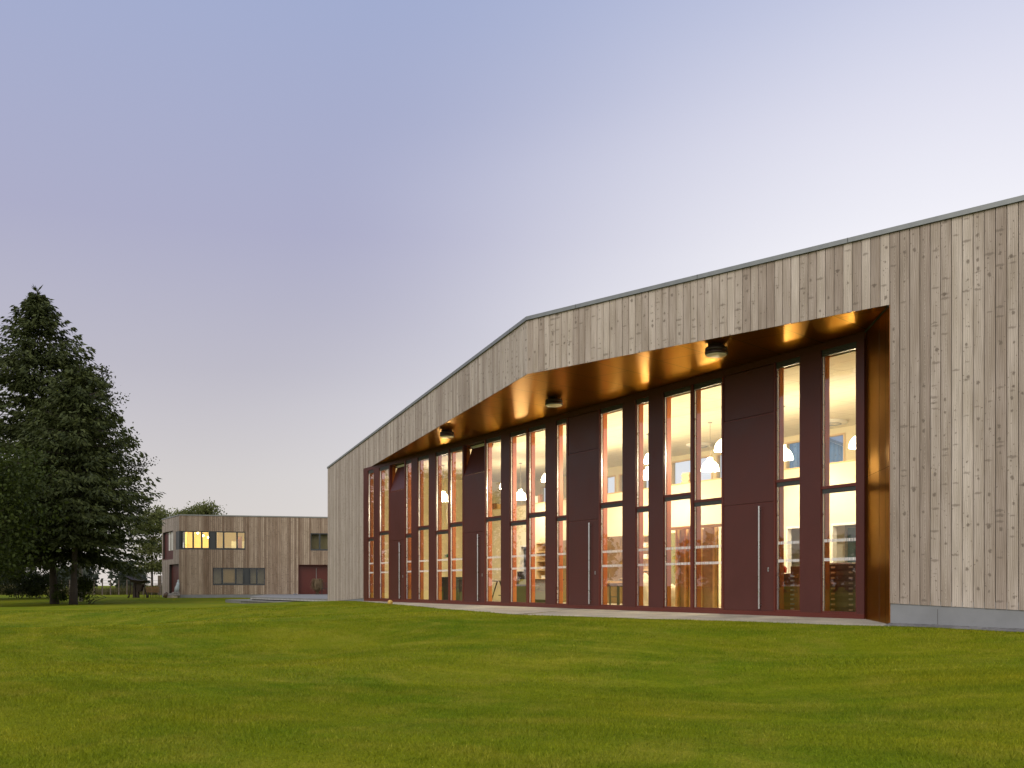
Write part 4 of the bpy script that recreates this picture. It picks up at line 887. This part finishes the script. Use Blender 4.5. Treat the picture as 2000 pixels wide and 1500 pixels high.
def leafy(label, base, trunk_h, blobs, seed, m_leaf, nclump=260, nleaf=70, ls=.14, tr=.16, bark=None, name='leafy_tree', airy=.28, stems=1, group=None, cat='tree', drop=0.0):
    """trunk, limbs to every clump, leaf cards round clump centres; blobs = (dx,dy,z,rx,ry,rz)"""
    r = np.random.default_rng(seed); b = np.array(base, float); root = empty(name, base, label, cat, group)
    W8 = np.array([q[3] * q[4] * q[5] for q in blobs]) ** .67; W8 /= W8.sum(); C = []
    for _ in range(nclump):
        q = blobs[r.choice(len(blobs), p=W8)]; v = r.normal(size=3); v /= np.linalg.norm(v); rr = r.random() ** .38; C.append(b + np.array(q[:3]) + v * rr * np.array(q[3:]))
    C = np.array(C); top = b + np.array((0, 0, trunk_h)); mb = MB()
    for k in range(stems):
        o = r.normal(0, .12, 2) * (stems > 1); mb.tube([(b[0] + o[0], b[1] + o[1], b[2] - .2), (b[0] + o[0] * 2, b[1] + o[1] * 2, b[2] + trunk_h * .5), (top[0] + o[0] * 4, top[1] + o[1] * 4, top[2]), tuple(b + np.array(blobs[0][:3]) * np.array((.8, .8, 1)))], [tr * 1.15, tr * .8, tr * .62, tr * .2], 9)
    mb.build('trunk', bark or M_bark, root, smooth=True)
    lb = MB()
    for c in C[::3]:
        s0 = b + np.array((0, 0, min(max(c[2] - b[2] - 1.2 - r.random(), trunk_h * .6), trunk_h * 2.4))); mid = s0 * .45 + c * .55 + np.array((0, 0, .2)); lb.tube([tuple(s0), tuple(mid), tuple(c)], [tr * .22, tr * .12, .008], 4, False)
    lb.build('limb', bark or M_bark, root)
    n = nclump * nleaf; ci = np.repeat(np.arange(nclump), nleaf); sz = (.6 + .8 * r.random(nclump))[ci]
    off = r.normal(0, 1, (n, 3)); off *= (airy * 1.0 * sz)[:, None] * np.array((1.25, 1.25, .62)); P = C[ci] + off
    D = r.normal(0, 1, (n, 3)); D[:, 2] -= .35 + drop
    raw_mesh('crown', cards(P, D, ls * (.7 + .7 * r.random(n)), ls * (.28 + .2 * r.random(n)), r), 4, m_leaf, root)
def base_at(px, Y): x = (px - 1000) / 2000 * Y; return (x, Y, gz(x, Y))

spruce('tall dark spruce with the highest tip, left trunk of the group', base_at(107, 63), 19.4, [(0, 5.0), (3, 5.2), (5, 5.6), (8, 5.0), (11, 4.4), (14, 3.7), (16, 2.9), (17.4, 1.7), (18.4, 1.0), (19.4, .25)], 21, lean=(-1.1, 0), nb=800, spr=56, zmin=3.4, tr=.22)
spruce('dark spruce with low branches sweeping right, right trunk of the group', base_at(143, 60.5), 14.5, [(0, 3.6), (3.6, 3.3), (4.5, 3.8), (5.3, 5.2), (6.5, 4.6), (8, 4.3), (11, 2.8), (13, 1.6), (14.5, .3)], 33, lean=(.3, .2), nb=480, spr=56, zmin=4.2, tr=.20)
leafy('airy birch with pale trunk rising behind the spruces', base_at(158, 69), 7, [(1.3, 0, 11.5, 2.2, 2.2, 4.2), (2.4, 0, 8.0, 2.4, 2.2, 2.8), (1.0, 0, 14.3, 1.2, 1.2, 1.8)], 5, M_leafb, 220, 42, .15, .13, M_birch, 'birch_tree', .26, drop=.3)
leafy('broad maple with bright leaf clumps at the left edge', base_at(-95, 53), 3, [(0, 0, 5.2, 4.6, 4.6, 2.6), (1.8, 0, 7.2, 3.0, 3.0, 1.8), (1.6, 0, 3.0, 3.4, 3.4, 1.2)], 8, M_leafm, 300, 64, .20, .2, None, 'maple_tree', .40)
leafy('dark maple filling the left edge behind the bright one', base_at(-20, 72), 4, [(0, 0, 8.0, 5.0, 4, 5.5), (-1, 0, 3.4, 5.0, 4, 2.2)], 12, M_leafd, 340, 70, .2, .2, None, 'maple_tree', .4)
# shrubs under and behind the trees
leafy('wide dark shrub under the trees at the left edge', base_at(35, 78), .6, [(0, 0, 1.2, 2.6, 1.2, 1.1), (1.8, 0, .9, 1.6, 1, .8)], 14, M_leafd, 90, 60, .13, .04, None, 'shrub', .22, 3, 'shrubs under the trees', 'shrub')
leafy('rounded shrub between left edge and the spruce trunks', base_at(75, 76), .6, [(0, 0, 1.1, 1.6, 1.0, 1.0)], 15, M_leafd, 60, 60, .13, .04, None, 'shrub', .22, 3, 'shrubs under the trees', 'shrub')
leafy('small shrub at the foot of the right spruce trunk', base_at(164, 64), .4, [(0, 0, .95, .55, .5, .75)], 16, M_leafm, 40, 50, .11, .03, None, 'shrub', .16, 3, 'shrubs under the trees', 'shrub')
leafy('little sapling sprouting beside the left spruce trunk', base_at(119, 62.5), .4, [(0, 0, .7, .28, .28, .6)], 17, M_leafm, 16, 40, .12, .02, None, 'shrub', .14, 2, 'shrubs under the trees', 'shrub')
# trees behind the house
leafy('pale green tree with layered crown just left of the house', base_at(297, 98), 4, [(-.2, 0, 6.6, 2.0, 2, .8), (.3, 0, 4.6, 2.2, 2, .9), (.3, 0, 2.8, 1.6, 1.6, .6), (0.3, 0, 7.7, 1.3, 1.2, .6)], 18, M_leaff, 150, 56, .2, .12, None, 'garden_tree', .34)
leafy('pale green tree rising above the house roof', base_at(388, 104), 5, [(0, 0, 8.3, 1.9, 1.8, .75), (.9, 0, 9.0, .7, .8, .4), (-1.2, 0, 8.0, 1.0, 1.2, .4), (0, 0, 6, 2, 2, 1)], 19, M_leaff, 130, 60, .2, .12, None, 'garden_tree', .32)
# far wood
r = np.random.default_rng(77); P = []
for x in list(np.arange(-230, 120, 3.2)) + list(1000 + np.arange(-90, 190, 3.4)):
    Y = 185 + r.random() * 40
    if x > 900: x, Y = -95 - r.random() * 40, x - 1000
    hh = 5.0 + 3.2 * r.random() + 2 * math.sin(x * .09); c = np.array((x + r.random() * 3, Y, E - .9)); n = 320
    v = r.normal(size=(n, 3)); v /= np.linalg.norm(v, axis=1, keepdims=True); q = c + v * (r.random(n) ** .4)[:, None] * np.array((2.8, 2.8, hh / 2)) + np.array((0, 0, hh / 2)); P.append(cards(q, r.normal(size=(n, 3)), .7 + .7 * r.random(n), .22 + .22 * r.random(n), r))
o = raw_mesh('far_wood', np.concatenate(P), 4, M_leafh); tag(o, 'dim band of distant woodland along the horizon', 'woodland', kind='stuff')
# tall meadow grass at the garden edge
n = 26000; r = np.random.default_rng(5); yy = 92 + r.random(n) * 16; xx = -75 + r.random(n) * 68; zz = ground(xx, yy); hh = (.45 + .6 * r.random(n)) * (.8 + .35 * np.sin(xx * .6) * np.sin(xx * .23)); a = r.random(n) * 6.28; wd = .03 + .03 * r.random(n)
v = np.empty((n, 3, 3)); v[:, 0] = np.stack([xx - np.cos(a) * wd, yy - np.sin(a) * wd, zz - .05], 1); v[:, 1] = np.stack([xx + np.cos(a) * wd, yy + np.sin(a) * wd, zz - .05], 1); v[:, 2] = np.stack([xx + r.normal(0, .14, n), yy + r.normal(0, .1, n), zz + hh], 1)
o = raw_mesh('meadow_grass', v.reshape(-1, 3), 3, leaf_mat('meadow', (.06, .062, .014), (.15, .125, .05), .3)); tag(o, 'tall pale meadow grass along the garden fence', 'grass', kind='stuff')

# garden fence
M_fpost = simple('grey_fence_wood', (.13, .10, .08), .85, 0, .2)
fr_ = empty('garden_fence', base_at(250, 91), 'low wire garden fence on wooden posts before the far meadow', 'fence')
pp = [base_at(px, 91) for px in range(120, 330, 16)] 
for i, p in enumerate(pp): mb = MB(); big = i in (12,); mb.box(world_fr, p[0] - (.16 if big else .04), p[0] + (.16 if big else .04), p[1] - .05, p[1] + .05, p[2] - .1, p[2] + (1.75 if big else 1.35)); mb.build('post', M_fpost, fr_)
for z_ in (.35, .7, 1.05, 1.3):
    mb = MB(); mb.tube([(p[0], p[1] - .06, p[2] + z_) for p in pp], .012, 4, False); mb.build('wire', M_vent, fr_)

# ------------------------------------------------------------------ garden things
# boat-roofed steel sculpture
YS = 76.5; gS = base_at(268, YS); sculpt = empty('steel_sculpture', gS, 'dark rusty steel sculpture with a boat shaped top on tall legs', 'sculpture')
def sp(px, py, dy=0): p = at(px, py, YS); return Vector((p.x, YS + dy, p.z))
mb = MB(); top = [(250, 1125.5), (258, 1130.5), (266, 1132.8), (274, 1133.6), (282, 1134.2), (289.5, 1133.6)]; bot = [(252, 1129), (258, 1136), (266, 1139), (274, 1139.8), (281, 1138.5), (288.5, 1135.2)]
for (a, b), (c, d) in zip(zip(top, bot), zip(top[1:], bot[1:])): mb.hexa([sp(*b, -.35), sp(*d, -.35), sp(*d, .35), sp(*b, .35), sp(*a, -.5), sp(*c, -.5), sp(*c, .5), sp(*a, .5)])
mb.build('boat_top', M_rust, sculpt, merge=True)
for leg, rr in (([(254.5, 1134), (255, 1148), (254, 1158), (251.5, 1165), (250, 1168.5)], [.03, .03, .045, .07, .07]), ([(281, 1140), (283, 1150), (285, 1158), (287.5, 1164), (289, 1168.5)], [.03, .03, .06, .09, .07])):
    mb = MB(); mb.tube([sp(*q) for q in leg], rr, 7); mb.build('curved_leg', M_rust, sculpt, smooth=True)
for x0, x1, t0, t1 in ((260.0, 265.4, 261.8, 264.4), (266.6, 271.6, 267, 271)):
    mb = MB(); mb.hexa([sp(x0, 1168.6, -.12), sp(x1, 1168.6, -.12), sp(x1, 1168.6, .12), sp(x0, 1168.6, .12), sp(t0, 1139, -.1), sp(t1, 1139, -.1), sp(t1, 1139, .1), sp(t0, 1139, .1)]); mb.build('tapered_post', M_rust, sculpt)
for q in ([(259, 1147), (262, 1149)], [(272, 1146), (282, 1145.5)], [(272, 1152), (279, 1149)], [(275, 1133), (275.4, 1122)], [(261, 1131), (261.5, 1125)], [(264.5, 1131), (264.6, 1126.5)]):
    mb = MB(); mb.tube([sp(*k) for k in q], .022, 5); mb.build('rod', M_rust, sculpt)
mb = MB(); mb.hexa([sp(270, 1156, -.2), sp(277, 1155, -.2), sp(277, 1155, .2), sp(270, 1156, .2), sp(269, 1141, -.25), sp(280, 1141, -.25), sp(280, 1141, .25), sp(269, 1141, .25)]); mb.build('hopper', M_rust, sculpt)
# garden bench
YB = 78; bx = [at(px, 1168, YB).x for px in (285.5, 311.5)]; bz = gz((bx[0] + bx[1]) / 2, YB); bench = empty('garden_bench', ((bx[0] + bx[1]) / 2, YB, bz), 'slatted wooden garden bench between the sculpture and the house', 'bench')
M_bw = simple('bench_wood', (.24, .14, .055), .7, 0, .2, 6)
mb = MB()
for i in range(4): mb.box(world_fr, bx[0], bx[1], YB - .05 + .0 * i, YB - .02, bz + .42 + .11 * i, bz + .50 + .11 * i)
mb.build('backrest', M_bw, bench); mb = MB()
for i in range(4): mb.box(world_fr, bx[0], bx[1], YB - .14 - .11 * i, YB - .06 - .11 * i, bz + .36, bz + .39)
mb.build('seat', M_bw, bench)
for f in (.0, .33, .66, .96):
    for dy in (-.5, -.02): mb = MB(); x = bx[0] + (bx[1] - bx[0]) * f; mb.box(world_fr, x, x + .035, YB + dy, YB + dy + .03, bz - .05, bz + (.36 if dy < -.1 else .86)); mb.build('leg', M_black, bench)
# pile by the side door: stones, driftwood, leaning pale figure
YD = 76.3; 
pile = [(332, 1159, .22, 'grey rough stone, left one of the pile at the house corner'), (338, 1160, .26, 'grey rough stone in the middle of the pile at the house corner'), (344.5, 1158.5, .3, 'large grey rough stone at the right of the pile at the house corner')]
M_stone = simple('rough_stone', (.23, .21, .18), .9, 0, .25, 6, bump=.4)
for i, (px, py, s, lab) in enumerate(pile):
    bm = bmesh.new(); bmesh.ops.create_icosphere(bm, subdivisions=3, radius=s)
    for v in bm.verts: n_ = v.co.normalized(); k = 1 + .16 * math.sin(n_.x * 5 + i) * math.sin(n_.y * 4 + 2 * i) + .1 * math.sin(n_.z * 7 + i); v.co = v.co * k; v.co.z *= .85
    me = bpy.data.meshes.new('stone'); bm.to_mesh(me); bm.free(); me.materials.append(M_stone); o = bpy.data.objects.new('stone', me); col.objects.link(o); x = at(px, py, YD - .7).x; o.location = (x, YD - .7, gz(x, YD - .7) + s * .62); tag(o, lab, 'stone', 'stones piled at the house corner')
x0, x1 = at(324, 0, YD - .6).x, at(349, 0, YD - .6).x; zg = gz(x0, YD - .6); mb = MB(); mb.hexa([(x0, YD - 1.1, zg - .05), (x1, YD - 1.0, zg - .05), (x1, YD - .2, zg - .05), (x0 + .1, YD + .1, zg - .05), (x0 + .06, YD - 1.05, zg + .17), (x1, YD - .95, zg + .16), (x1, YD - .2, zg + .16), (x0 + .12, YD + .05, zg + .17)])
tag(mb.build('timber_block', simple('pale_block', (.36, .30, .24), .85, 0, .2, 5), bevel=.02), 'pale low block under the stones at the house corner', 'block')
p = [at(322, 1167, YD - 1.2), at(324, 1161, YD - 1.2), at(327, 1157.5, YD - 1.2)]; mb = MB(); mb.tube(p, [.14, .16, .09], 7); tag(mb.build('dark_log', M_dkwood, smooth=True), 'short dark log leaning at the left end of the pale block', 'log')
fig = empty('leaning_figure', at(347, 1158, YD - .5), 'pale blue abstract figure leaning in the doorway at the house corner', 'sculpture'); M_pale = simple('pale_blue_plaster', (.42, .48, .48), .7)
mb = MB(); mb.tube([at(344.5, 1156, YD - .5), at(346, 1148, YD - .45), at(347.5, 1141, YD - .35), at(348.2, 1136, YD - .3)], [.16, .17, .12, .07], 9); mb.build('torso', M_pale, fig, smooth=True)
mb = MB(); mb.lathe(at(348.2, 1134.6, YD - .3), [(.001, -.09), (.06, -.06), (.08, 0), (.06, .07), (.001, .1)], 12); mb.build('head', M_pale, fig, smooth=True)
# ball on the lawn edge
pb = Vector(((762 - 1000) / 2000 * 33.0, 33.0, 0)); pb.z = gz(pb.x, pb.y) + .085; bm = bmesh.new(); bmesh.ops.create_uvsphere(bm, u_segments=28, v_segments=18, radius=.085)
for v in bm.verts:
    n_ = v.co.normalized()
    if min(abs(n_.x), abs(n_.z), abs(n_.y)) < .06: v.co *= .965
me = bpy.data.meshes.new('ball'); bm.to_mesh(me); bm.free(); me.materials.append(simple('yellow_ball', (.55, .36, .09), .6, 0, .1, 20)); me.polygons.foreach_set('use_smooth', [True] * len(me.polygons))
ball = bpy.data.objects.new('ball', me); col.objects.link(ball); ball.location = pb; tag(ball, 'yellow ball lying where lawn meets the gravel at the glass wall', 'ball')
# entrance: dry grass in a pot, chair, shoes
YE = 76.9; zt_ = -.105
pp_ = at(620, 1160, YE); pot = empty('potted_grass', (pp_.x, YE, zt_), 'dry beige ornamental grass beside the red entrance door', 'plant')
r = np.random.default_rng(3); n = 900; a = r.random(n) * 6.28; h = .35 + .75 * r.random(n) ** .8; sp_ = .05 + .36 * r.random(n); v = np.empty((n, 4, 3)); c = np.array((pp_.x, YE, zt_ + .1)); dr_ = np.stack([np.cos(a), np.sin(a), 0 * a], 1)
p0 = c + dr_ * .06; p1 = c + dr_ * sp_[:, None] + np.array((0, 0, 1)) * h[:, None]; p2 = c + dr_ * (sp_ * 1.5 + .04)[:, None] + np.array((0, 0, 1)) * (h * (.25 + .7 * r.random(n)))[:, None]; sd2 = np.stack([-np.sin(a), np.cos(a), 0 * a], 1) * .016
v[:, 0] = p0 - sd2; v[:, 1] = p0 + sd2; v[:, 2] = p1 + sd2; v[:, 3] = p1 - sd2; v2 = np.empty((n, 4, 3)); v2[:, 0] = p1 - sd2; v2[:, 1] = p1 + sd2; v2[:, 2] = p2; v2[:, 3] = p2 - sd2 * .3
raw_mesh('foliage', np.concatenate([v.reshape(-1, 3), v2.reshape(-1, 3)]), 4, leaf_mat('dry_grass', (.16, .11, .06), (.30, .22, .13), .2), pot)
mb = MB(); mb.lathe((pp_.x, YE, zt_), [(.001, 0), (.12, 0), (.16, .12), (.14, .12), (.13, .1), (.001, .1)], 16); mb.build('pot', M_dkwood, pot, smooth=True)
cx = at(634, 1160, 76).x; ch = empty('garden_chair', (cx, 76, zt_), 'dark slatted chair at the right of the dry grass', 'chair'); mb = MB(); mb.box(world_fr, cx - .22, cx + .22, 75.8, 76.2, zt_ + .42, zt_ + .45); mb.build('seat', M_black, ch)
for i in range(4): mb = MB(); mb.tube([(cx - .2 + .13 * i, 76.2, zt_ + .45), (cx - .16 + .13 * i, 76.32, zt_ + .92)], .014, 5); mb.build('back_rod', M_black, ch)
for dx in (-.2, .2):
    for dy in (75.82, 76.18): mb = MB(); mb.tube([(cx + dx, dy, zt_ + .42), (cx + dx * 1.1, dy, zt_)], .016, 5); mb.build('leg', M_black, ch)
M_shoe = simple('grey_shoe', (.24, .25, .28), .7)
for px, lab in ((575, 'grey garden clog on the terrace, left one of the pair'), (579, 'grey garden clog on the terrace, right one of the pair')):
    p = at(px, 1160, 72); mb = MB(); mb.tube([(p.x, 71.85, zt_ + .04), (p.x, 71.95, zt_ + .055), (p.x, 72.08, zt_ + .06), (p.x, 72.13, zt_ + .05)], [.03, .05, .048, .03], 8); tag(mb.build('garden_clog', M_shoe, smooth=True), lab, 'shoe', 'clogs on the terrace')
